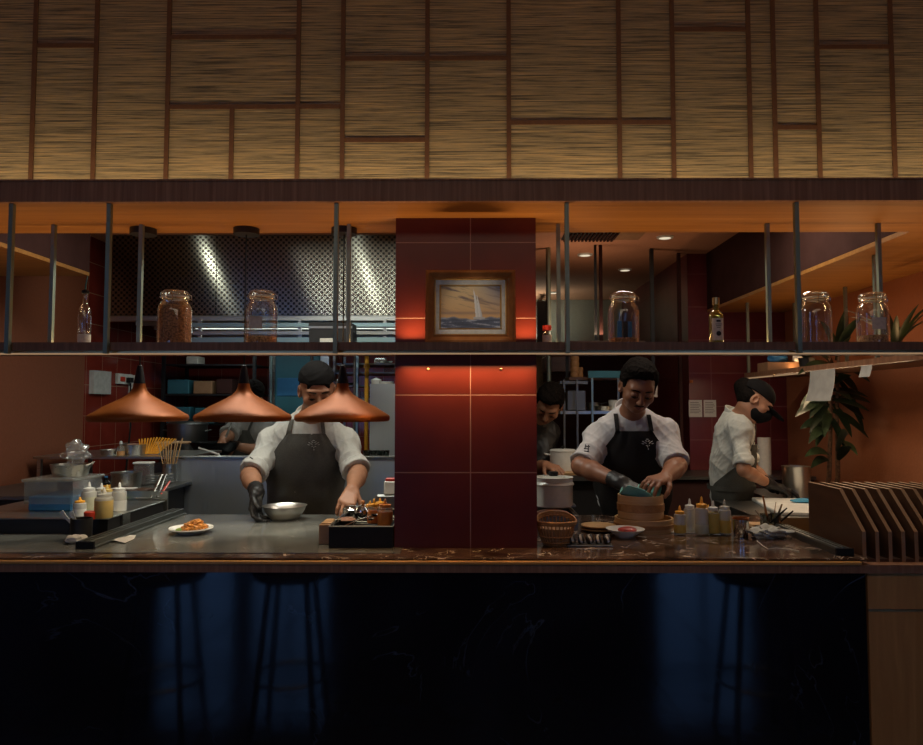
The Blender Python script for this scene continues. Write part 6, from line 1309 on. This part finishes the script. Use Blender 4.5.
def person(name_label, sp):
    """sp: world joints (neck, chest, waist, pelvis, sh, el, wr: [a,b]), head centre/forward/up, hands, clothes"""
    A = lambda v: np.array(v, float)
    neck, chest, waist, pel = A(sp['neck']), A(sp['chest']), A(sp['waist']), A(sp['pelvis'])
    f = A(sp['front']); f[2] = 0; f = nz(f); side = np.cross(f, [0, 0, 1])       # side: person's right
    root = thing('person', name_label, 'person', (pel[0], pel[1], 0.0))
    h = sp.get('h', 0.0038); hs = sp.get('scale', 1.0)
    hc, hf, hu = A(sp['head']), nz(A(sp['face'])), A(sp['up']); hu = nz(hu-hf*(hu@hf)); hr = np.cross(hf, hu); HB = np.array([hr, hf, hu])
    H = lambda x, y, z: hc+hs*(hr*x+hf*y+hu*z)
    tz = nz(neck-waist); tr = nz(side-tz*(side@tz)); tf = np.cross(tz, tr); TB = np.array([tr, tf, tz])
    tz2 = nz(waist-pel); PB = np.array([tr, nz(np.cross(tz2, tr)), tz2])
    pts = [neck, chest, waist, pel, hc+0.16, hc-0.16]+[A(q) for k in ('sh', 'el', 'wr') for q in sp[k]]+[A(q)+nz(A(hd['d']))*0.2 for q, hd in zip(sp['wr'], sp['hands'])]
    lo = np.min(pts, 0)-0.2; hi = np.max(pts, 0)+0.2; lo[2] = 0.0 if sp.get('legs', True) else lo[2]
    B = Field(lo, hi, h)
    W = sp.get('width', 1.0)
    def torso(Fd, g=0.0, k=0.05):
        Fd.ell(chest, (0.165*W+g, 0.108*W+g, 0.20), TB, k); Fd.ell((chest+waist)/2, (0.150*W+g, 0.105*W+g, 0.17), TB, k); Fd.ell(waist, (0.148*W+g, 0.108*W+g, 0.15), TB, k)
        Fd.ell(pel, (0.165*W+g, 0.118*W+g, 0.13), PB, k)
        for s_, p in zip((1, -1), sp['sh']):
            p = A(p); Fd.cap(chest+tz*0.10+(p-chest-tz*0.10)*0.35, p, 0.075+g*0.6, 0.054+g, 0.05); Fd.cap(neck-tz*0.02, p+tz*0.008, 0.044+g*1.0, 0.036+g*0.9, 0.05)
    torso(B)
    B.cap(neck-tz*0.05, H(0, -0.022, -0.045), 0.058*hs, 0.052*hs, 0.03)
    for s_, el, wr in zip(sp['sh'], sp['el'], sp['wr']):
        s_, el, wr = A(s_), A(el), A(wr); ar = sp.get('arm', 1.0); B.cap(s_, el, 0.050*ar, 0.041*ar, 0.03); m = el+(wr-el)*0.3; B.cap(el, m, 0.039*ar, 0.040*ar, 0.02); B.cap(m, wr, 0.040*ar, 0.026, 0.02)
    if sp.get('legs', True):
        for q in (1, -1):
            hip = pel+side*0.085*q-np.array([0, 0, 0.05]); kn = np.array([hip[0], hip[1], 0.50])+f*0.03; an = np.array([hip[0], hip[1], 0.09])
            B.cap(hip, kn, 0.085, 0.055, 0.05); B.cap(kn, an, 0.052, 0.036, 0.03); B.cap(an-[0, 0, 0.03], an+f*0.12-[0, 0, 0.05], 0.035, 0.03, 0.02)
    # head
    hh = lambda c, r, k=0.015, **kw: B.ell(H(*c), [x*hs for x in r], HB, k, **kw)
    hh((0, -0.018, 0.035), (0.076, 0.094, 0.083)); hh((0, 0.018, -0.02), (0.066, 0.072, 0.075), 0.03); hh((0, 0.030, -0.062), (0.050, 0.050, 0.040), 0.03)
    hh((0, 0.066, -0.085), (0.024, 0.018, 0.017), 0.02); hh((0, 0.072, 0.030), (0.052, 0.020, 0.014), 0.02)
    for s_ in (1, -1):
        hh((s_*0.042, 0.060, -0.022), (0.024, 0.022, 0.022), 0.02)
        hh((s_*0.031, 0.104, 0.006), (0.019, 0.017, 0.011), 0.012, op='sub')
        hh((s_*0.031, 0.080, 0.005), (0.0165, 0.0125, 0.0115), 0.003)
        hh((s_*0.079, -0.006, -0.006), (0.012, 0.022, 0.034), 0.006); hh((s_*0.086, 0.000, -0.004), (0.008, 0.012, 0.020), 0.004, op='sub')
        B.ell(H(s_*0.011, 0.098, -0.030), (0.0085*hs, 0.010*hs, 0.0075*hs), HB, 0.006)
    B.cap(H(0, 0.088, 0.014), H(0, 0.109, -0.024), 0.0085*hs, 0.0118*hs, 0.012)
    hh((0, 0.088, -0.051), (0.022, 0.012, 0.0075), 0.006); hh((0, 0.086, -0.061), (0.019, 0.012, 0.007), 0.005); B.cap(H(-0.02, 0.101, -0.0555), H(0.02, 0.101, -0.0555), 0.0022, 0.0022, 0.002, 'sub')
    gl = None
    for wr, hd in zip(sp['wr'], sp['hands']):
        pr = hand_prims(wr, hd['d'], hd['n'], hd['side'], hd.get('curl', (0.5,)*4), hd.get('spread', 0.1), hd.get('thumb', 0.5))
        for a_, b_, r0, r1, k in pr: B.cap(a_, b_, r0*(0.8 if hd.get('glove') else 1), r1*(0.8 if hd.get('glove') else 1), k)
    body = field_obj(B, 'body', sp['skin'], root, 1)
    # gloves
    for wr, el, hd in zip(sp['wr'], sp['el'], sp['hands']):
        if not hd.get('glove'): continue
        wr = A(wr); G = Field(wr-0.22, wr+0.22, 0.003); ud = nz(A(el)-wr)
        for a_, b_, r0, r1, k in hand_prims(wr, hd['d'], hd['n'], hd['side'], hd.get('curl', (0.5,)*4), hd.get('spread', 0.1), hd.get('thumb', 0.5)): G.cap(a_, b_, r0+0.0015, r1+0.0012, k)
        G.cap(wr, wr+ud*0.06, 0.031, 0.036, 0.02, cut=(wr+ud*0.052, ud)); field_obj(G, 'glove', hd['glove'], root, 1, folds(5, 0.0015, 90))
    # shirt
    S = Field(np.array([lo[0], lo[1], min(pel[2], waist[2])-0.25]), hi, 0.0045 if h < 0.005 else 0.007); g = 0.012
    torso(S, g, 0.06)
    for i, (s_, el, wr) in enumerate(zip(sp['sh'], sp['el'], sp['wr'])):
        s_, el, wr = A(s_), A(el), A(wr); fr = sp.get('sleeve', (0.95, 0.95))[i]; d = el-s_; cuff = s_+d*fr; L = nz(d)
        S.cap(s_, s_+d*min(1.15, fr+0.1), 0.054*sp.get('arm', 1), 0.062*sp.get('arm', 1), 0.045, cut=(cuff, L))
        if sp.get('cuffs', True): S.cap(cuff-L*0.045, cuff+L*0.02, 0.068*sp.get('arm', 1), 0.069*sp.get('arm', 1), 0.008, cut=(cuff, L), cut2=(cuff-L*0.042, -L))
    S.cap(neck-tz*0.05, neck+tz*0.01, 0.082, 0.070, 0.02, cut=(neck+tz*0.010, tz+tf*0.3))
    shirt = field_obj(S, 'jacket', sp['shirt'], root, 1, folds2(sp.get('seed', 1), sp.get('fold', 0.006)*1.7, 21, neck))
    Cf = Field(neck-0.14, neck+0.14, 0.003); Cf.cap(neck-tz*0.05, neck+tz*0.07, 0.074, 0.066, 0, cut=(neck+tz*0.036, tz+tf*0.45), cut2=(neck-tz*0.03, -tz)); Cf.cap(neck-tz*0.08, neck+tz*0.10, 0.066, 0.060, 0, 'sub')
    Cf.ell(neck+tf*0.078+tz*0.035, (0.012, 0.03, 0.04), TB, 0.004, 'sub'); field_obj(Cf, 'collar', sp['shirt'], shirt, 1)
    # trousers
    if sp.get('legs', True):
        T = Field((pel[0]-0.35, pel[1]-0.35, 0.0), (pel[0]+0.35, pel[1]+0.35, pel[2]+0.15), 0.010)
        T.ell(pel, (0.178*W, 0.128*W, 0.14), PB, 0.05)
        for q in (1, -1):
            hip = pel+side*0.085*q-np.array([0, 0, 0.05]); kn = np.array([hip[0], hip[1], 0.50])+f*0.03; an = np.array([hip[0], hip[1], 0.10])
            T.cap(hip, kn, 0.10, 0.072, 0.04); T.cap(kn, an, 0.070, 0.060, 0.04, cut=((0, 0, 0.09), (0, 0, -1)))
        field_obj(T, 'trousers', 'trousers', root, 1, folds(3, 0.004, 20))
        for q in (1, -1):
            hip = pel+side*0.085*q; Sx = Field((hip[0]-0.25, hip[1]-0.25, 0.0), (hip[0]+0.25, hip[1]+0.25, 0.2), 0.008); an = np.array([hip[0], hip[1], 0.055])
            Sx.cap(an-f*0.03, an+f*0.13-[0, 0, 0.005], 0.048, 0.042, 0.02, cut=((0, 0, 0.009), (0, 0, -1))); field_obj(Sx, 'shoe', 'shoe', root)
    # face details
    if sp.get('face_detail', True):
        for s_ in (1, -1):
            e = MB().ell(H(s_*0.031, 0.0795, 0.0005), (0.0125*hs, 0.0125*hs, 0.0125*hs), None, 12, 8).build('eye', 'eye_dark', root, True, world=True)
            MB().tube([H(s_*(0.031+x), 0.0945-abs(x)*abs(x)*14-(0.001 if x else 0), -0.002+z) for x, z in ((-0.015, 0.001), (-0.007, -0.0035), (0, -0.005), (0.008, -0.0035), (0.016, 0.001))], 0.0015*hs, 6).build('eyelashes', 'hair_black', root, True, world=True)
            MB().tube([H(s_*x, y, z) for x, y, z in ((0.012, 0.0935, 0.027), (0.026, 0.0945, 0.032), (0.040, 0.088, 0.031), (0.051, 0.074, 0.024))], [0.0028*hs, 0.0035*hs, 0.003*hs, 0.0015*hs], 6).build('eyebrow', 'hair_black', root, True, world=True)
        if not sp.get('mask'):
            MB().tube([H(x, 0.0995-abs(x)*0.35, -0.052+z) for x, z in ((-0.020, -0.002), (-0.008, 0.001), (0, 0.0), (0.008, 0.001), (0.020, -0.002))], [0.001, 0.0035, 0.0035, 0.0035, 0.001], 8).build('upper_lip', 'lip', root, True, world=True)
            MB().tube([H(x, 0.098-abs(x)*0.4, -0.0615+z) for x, z in ((-0.017, 0.003), (-0.008, 0), (0, 0), (0.008, 0), (0.017, 0.003))], [0.001, 0.004, 0.0045, 0.004, 0.001], 8).build('lower_lip', 'lip', root, True, world=True)
        if sp.get('moustache'):
            MB().tube([H(x, 0.1035-abs(x)*0.45, z) for x, z in ((-0.026, -0.051), (-0.014, -0.0445), (0, -0.043), (0.014, -0.0445), (0.026, -0.051))], [0.0012, 0.0034, 0.0028, 0.0034, 0.0012], 8).build('moustache', 'hair_black', root, True, world=True)
    hair = sp.get('hair')
    Hf = Field(hc-0.19, hc+0.19, 0.0035)
    if hair == 'short':
        Hf.ell(H(0, -0.020, 0.042), (0.086*hs, 0.104*hs, 0.092*hs), HB, 0, cut=((0, 0.035*hs, -0.002*hs), (0, 0.72, -0.70)))
        for s_ in (1, -1): Hf.ell(H(s_*0.068, 0.0, 0.035), (0.014*hs, 0.035*hs, 0.04*hs), HB, 0.015)
        Hf.ell(H(0.01, 0.03, 0.105), (0.062*hs, 0.055*hs, 0.030*hs), HB, 0.025)
        field_obj(Hf, 'hair', 'hair_black', root, 0, folds(9, 0.006, 95, (1, 1, 1)))
    elif hair == 'bandana':
        Hf.ell(H(0, -0.020, 0.040), (0.087*hs, 0.105*hs, 0.094*hs), HB, 0, cut=((0, 0.02*hs, 0.006*hs), (0, 0.22, -0.98)))
        Hf.ell(H(0, -0.118, -0.005), (0.022*hs, 0.018*hs, 0.020*hs), HB, 0.012); Hf.cap(H(0.010, -0.125, -0.012), H(0.055, -0.128, -0.055), 0.014, 0.008, 0.01); Hf.cap(H(-0.010, -0.125, -0.012), H(-0.02, -0.135, -0.08), 0.013, 0.008, 0.01)
        Hf.cap(H(-0.045, 0.062, 0.044), H(0.045, 0.062, 0.044), 0.008, 0.008, 0.02)
        field_obj(Hf, 'bandana', 'bandana', root, 1, folds(4, 0.003, 50, (0.4, 0.4, 1)))
        G = Field(hc-0.19, hc+0.19, 0.004); G.ell(H(0, -0.026, 0.012), (0.080*hs, 0.092*hs, 0.075*hs), HB, 0, cut=((0, -0.012*hs, 0.0), (0, 0.90, -0.35))); field_obj(G, 'hair', 'hair_black', root, 0)
    elif hair == 'cap':
        Hf.ell(H(0, -0.018, 0.045), (0.088*hs, 0.106*hs, 0.085*hs), HB, 0, cut=((0, 0.02*hs, -0.008*hs), (0, 0.10, -0.99)))
        Hf.ell(H(0, 0.110, 0.020), (0.062*hs, 0.080*hs, 0.007), HB, 0.008)
        field_obj(Hf, 'cap', 'bandana', root, 1)
        G = Field(hc-0.2, hc+0.2, 0.004); G.ell(H(0, -0.035, 0.002), (0.078*hs, 0.082*hs, 0.075*hs), HB, 0, cut=((0, 0.05*hs, 0.0), (0, 0.98, -0.2))); G.ell(H(0, -0.110, 0.028), (0.050, 0.045, 0.050), HB, 0.03); field_obj(G, 'hair', 'hair_black', root, 0, folds(9, 0.003, 80))
    if sp.get('mask'):
        G = Field(hc-0.19, hc+0.19, 0.0035); G.ell(H(0, 0.036, -0.045), (0.066*hs, 0.078*hs, 0.060*hs), HB, 0.0, cut=((0, -0.03*hs, 0), (0, -1, 0)), cuts=(((0, 0, 0.040*hs), (0, 0.35, 0.93)),)); G.ell(H(0, 0.096, -0.018), (0.032, 0.032, 0.030), HB, 0.025)
        mk = field_obj(G, 'face_mask', 'mask_black', root, 1)
        for s_ in (1, -1): MB().tube([H(s_*0.06, 0.045, -0.035), H(s_*0.078, 0.01, 0.005), H(s_*0.083, -0.012, 0.020)], 0.0016, 6).build('ear_loop', 'mask_black', mk, True, world=True)
    # apron
    ap = sp.get('apron')
    if ap:
        Tf = Field(np.array([lo[0], lo[1], pel[2]-0.25]), hi, 0.008); torso(Tf, g+0.010, 0.06)
        axis = [neck, chest, waist, pel, pel-np.array([0, 0, 0.3])]; zz = [a_[2] for a_ in axis]
        def surf(z, phi, off=0.0):
            a_ = np.array([np.interp(z, zz[::-1], [q[k] for q in axis][::-1]) for k in range(2)]+[z]); dd = f*math.cos(phi)+side*math.sin(phi)
            ts = np.linspace(0.42, 0.0, 141); P = a_+dd[None]*ts[:, None]; P[:, 2] = np.clip(P[:, 2], Tf.lo[2]+0.02, None); s_ = Tf.sample(P); w_ = np.argmax(s_ < 0)
            return a_+dd*(ts[w_]+off) if (s_ < 0).any() else a_+dd*(0.13+off)
        zt = sp['apron_top']; zbm = max(0.45, pel[2]-0.45); zw = waist[2]+0.02; rows = 40; cols = 33; grid = []
        wb, ww = sp.get('bib', 0.62), sp.get('wrap', 1.75)
        for i in range(rows+1):
            z = zt+(zbm-zt)*i/rows; t = np.clip((zt-z)/max(zt-zw, 0.01), 0, 1); half = wb+(ww-wb)*(t**1.15)
            row = []
            for j in range(cols):
                ph = half*(1-2*j/(cols-1)); q = surf(max(z, pel[2]-0.14), ph, 0.004+0.006*math.sin(ph*7+z*17+2*math.sin(z*9+ph*3))*max(0, min(1, (zw-z)*4+0.55))); q[2] = z; row.append(q)
            grid.append(row)
        g_ = np.array(grid)
        for _ in range(2): g_[1:-1, 1:-1] = (g_[:-2, 1:-1]+g_[2:, 1:-1]+g_[1:-1, :-2]+g_[1:-1, 2:])/4*0.6+g_[1:-1, 1:-1]*0.4
        apo = MB().sheet([[V(p) for p in r] for r in g_], -0.003).build('apron', ap, root, True, world=True, sharp=60)
        # straps from the bib corners over the shoulders
        for s_ in (1, -1):
            c0 = g_[0, 1 if s_ > 0 else -2]; c1 = neck+side*s_*0.072+tz*0.012-tf*0.01; path = []
            for t in np.linspace(0, 1, 9):
                p = c0+(c1-c0)*t; P = p[None]+tf[None]*np.linspace(0.20, -0.10, 121)[:, None]; sv = Tf.sample(P); w_ = np.argmax(sv < 0); path.append(P[w_]+tf*0.004 if (sv < 0).any() else p)
            path = np.array(path); path[1:-1] = (path[:-2]+path[2:]+path[1:-1]*2)/4
            wd = 0.0095; rows_ = [[V(p-side*wd), V(p+side*wd)] for p in path]; MB().sheet(rows_, 0.003).build('strap', ap, apo, True, world=True)
        # embroidered emblem: a fan of small leaves over two dots
        ez, eph = sp['emblem']; em = MB()
        def E(dx, dz):
            q = surf(ez+dz, eph+dx/0.13, 0.010); return V(q)
        def dab(dx, dz, ln, an, r=0.0022):
            a1 = E(dx-math.cos(an)*ln/2, dz-math.sin(an)*ln/2); b1 = E(dx+math.cos(an)*ln/2, dz+math.sin(an)*ln/2); em.tube([a1, (a1+b1)/2, b1], [r*0.5, r, r*0.5], 6)
        for k, w_ in enumerate((0.5, 1.5)):
            for s_ in (1, -1):
                dab(s_*w_*0.012, 0.012-0.003*k, 0.010, s_*0.5); dab(s_*w_*0.012+s_*0.003, 0.003-0.003*k, 0.010, s_*0.3)
        dab(0, 0.020, 0.010, 0.0); dab(-0.006, -0.008, 0.008, 0.4); dab(0.006, -0.008, 0.008, -0.4); dab(0, -0.014, 0.006, 1.57); dab(0, -0.024, 0.004, 0, 0.0028)
        em.build('emblem', 'emblem_grey', apo, True, world=True)
        if sp.get('tie'):
            band = [[V(surf(zw+dz, ph, 0.006)) for ph in np.linspace(-3.1, 3.1, 40)] for dz in (-0.012, 0.012)]
            MB().sheet(band, -0.002).build('waist_tie', ap, apo, True, world=True)
    return root, shirt
def sleeve_mark(root, pts, lab):
    """small embroidered lettering dashes on a sleeve"""
    m = MB()
    for a, b in pts: m.tube([a, b], 0.0022, 6)
    o = m.build('sleeve_emblem', 'ink', root, True, world=True); return o
P3 = lambda x, y, Y: np.array(at(x, y, Y))
# ---- chef with bandana on the left
A_ = dict(head=P3(317, 390, 3.40), face=(0.30, -0.88, -0.48), up=(0.05, -0.30, 0.95), neck=P3(309, 419, 3.53), chest=P3(308, 452, 3.57), waist=P3(305, 500, 3.62), pelvis=P3(305, 538, 3.66), front=(0.08, -1, 0),
  sh=[P3(273, 443, 3.55), P3(344, 443, 3.55)], el=[P3(250, 476, 3.36), P3(358, 474, 3.38)], wr=[P3(257, 492, 3.17), P3(352, 490, 3.16)], width=1.10,
  hands=[dict(d=(0.10, -0.45, -0.9), n=(0.95, -0.25, 0.05), side=1, glove='glove_rubber', curl=(0.5, 0.55, 0.6, 0.65), thumb=0.35), dict(d=(-0.12, -0.70, -0.55), n=(-0.1, 0.35, -0.93), side=1, curl=(0.7, 0.6, 0.6, 0.65), spread=0.12, thumb=0.6)],
  skin='skin_tan', shirt='shirt_white', sleeve=(0.90, 0.90), hair='bandana', apron='apron_grey', apron_top=P3(305, 434, 3.4)[2], bib=0.72, wrap=1.75, emblem=(P3(316, 445, 3.4)[2], -0.32), seed=1, fold=0.007)
ra, ja = person('person in black bandana, white jacket and grey apron, gloved hand on a steel bowl', A_)
# ---- chef with moustache, centre right
B_ = dict(head=P3(638, 387, 3.18), face=(-0.02, -0.84, -0.54), up=(0.10, -0.40, 0.91), neck=P3(630, 414, 3.33), chest=P3(631, 450, 3.37), waist=P3(634, 496, 3.42), pelvis=P3(636, 536, 3.46), front=(-0.05, -1, 0),
  sh=[P3(601, 438, 3.36), P3(664, 435, 3.36)], el=[P3(581, 466, 3.20), P3(677, 466, 3.18)], wr=[P3(620, 482, 3.02), P3(665, 478, 2.99)], width=1.02,
  hands=[dict(d=(0.62, -0.62, -0.42), n=(0.2, 0.25, -0.95), side=1, glove='glove_rubber', curl=(0.5, 0.5, 0.5, 0.55), thumb=0.4), dict(d=(-0.62, -0.60, -0.10), n=(-0.1, 0.1, -0.95), side=1, curl=(0.45, 0.5, 0.5, 0.5), spread=0.12, thumb=0.5)],
  skin='skin_brown', shirt='shirt_grey', sleeve=(0.95, 0.93), hair='short', moustache=True, cuffs=False, scale=0.94, apron='apron_black', apron_top=P3(636, 431, 3.25)[2], bib=0.66, wrap=1.8, emblem=(P3(652, 444, 3.2)[2], -0.38), seed=2, fold=0.007)
B_['hands'][0]['side'] = 1
rb, jb = person('person with short hair, moustache and black apron reaching into the wooden steamer', B_)
# ---- chef in cap and mask, side view, right
C_ = dict(head=P3(755, 402, 3.86), face=(0.66, -0.34, -0.66), up=(0.70, -0.05, 0.66), neck=P3(737, 418, 3.97), chest=P3(733, 447, 4.02), waist=P3(731, 490, 4.06), pelvis=P3(727, 530, 4.10), front=(0.9, -0.40, 0),
  sh=[P3(739, 428, 3.86), P3(737, 425, 4.16)], el=[P3(744, 470, 3.76), P3(752, 468, 4.15)], wr=[P3(769, 484, 3.92), P3(773, 487, 4.03)], width=0.88, arm=0.80,
  hands=[dict(d=(0.92, 0.05, -0.35), n=(0, 0.3, -0.95), side=1, glove='glove_rubber', curl=(0.5, 0.5, 0.5, 0.55), thumb=0.4), dict(d=(0.92, -0.1, -0.35), n=(0, -0.3, -0.95), side=-1, glove='glove_rubber', curl=(0.5, 0.5, 0.5, 0.55), thumb=0.4)],
  skin='skin_tan', shirt='shirt_cool', sleeve=(0.88, 0.9), hair='cap', mask=True, apron='apron_olive', apron_top=P3(740, 445, 3.9)[2], bib=0.7, wrap=2.3, emblem=(P3(745, 450, 3.9)[2], -0.1), seed=6, fold=0.008, tie=True, scale=0.91)
rc, _ = person('person in black cap and face mask, seen from the side at the white board', C_)
# ---- cook half hidden behind the column
D_ = dict(head=P3(549, 404, 4.40), face=(-0.25, -0.62, -0.75), up=(0.1, -0.70, 0.70), neck=P3(536, 416, 4.56), chest=P3(528, 448, 4.62), waist=P3(526, 490, 4.66), pelvis=P3(526, 525, 4.7), front=(0.25, -1, 0),
  sh=[P3(504, 430, 4.60), P3(548, 432, 4.60)], el=[P3(500, 462, 4.45), P3(540, 468, 4.45)], wr=[P3(520, 472, 4.28), P3(546, 465, 4.25)],
  hands=[dict(d=(0.5, -0.7, -0.4), n=(0, 0.2, -0.95), side=1), dict(d=(0.4, -0.6, -0.15), n=(0, 0.2, -0.95), side=-1, curl=(0.4,)*4)], skin='skin_tan', shirt='black_paint', hair='short', h=0.005, seed=8)
person('person with black hair bending forward, half hidden behind the dark tiled column', D_)
# ---- cook behind the steel partition at the far left
E_ = dict(head=P3(252, 398, 5.1), face=(-0.45, -0.6, -0.6), up=(-0.1, -0.5, 0.85), neck=P3(252, 415, 5.25), chest=P3(250, 437, 5.30), waist=P3(252, 470, 5.35), pelvis=P3(252, 500, 5.4), front=(-0.4, -1, 0),
  sh=[P3(236, 426, 5.22), P3(268, 426, 5.3)], el=[P3(228, 436, 5.05), P3(262, 452, 5.05)], wr=[P3(223, 440, 4.86), P3(236, 446, 4.88)],
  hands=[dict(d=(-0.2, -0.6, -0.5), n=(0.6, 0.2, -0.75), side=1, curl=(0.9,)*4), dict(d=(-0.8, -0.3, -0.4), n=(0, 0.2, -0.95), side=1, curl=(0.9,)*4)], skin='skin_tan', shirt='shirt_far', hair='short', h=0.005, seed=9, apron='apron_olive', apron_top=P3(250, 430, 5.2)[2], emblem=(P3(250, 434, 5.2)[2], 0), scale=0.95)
person('person with a wok behind the steel partition, head partly behind the middle lamp', E_)

from mathutils.bvhtree import BVHTree
def on_sleeve(root, shirt, strokes, r=0.0022):
    off = root.location; bv = BVHTree.FromPolygons([v.co+off for v in shirt.data.vertices], [tuple(p.vertices) for p in shirt.data.polygons]); m = MB()
    for (x0, y0, x1, y1) in strokes:
        q = []
        for t in (0, 0.5, 1):
            hit = bv.ray_cast(EYE, ray(x0+(x1-x0)*t, y0+(y1-y0)*t).normalized())
            if hit[0]: q.append(hit[0]-ray(x0, y0).normalized()*0.002)
        if len(q) == 3: m.tube(q, r, 6)
    if m.v: m.build('sleeve_emblem', 'ink', shirt, True, world=True)
on_sleeve(ra, ja, [(247, 452, 250, 456), (250, 450, 253, 454), (253, 448, 256, 452), (246, 457, 248, 459), (250, 457, 253, 459)])
on_sleeve(rb, jb, [(585, 446, 590, 446.5), (584, 448.5, 589, 449), (584, 451, 589, 451.5), (585.5, 444.5, 585, 449), (588.5, 445, 588, 452)])
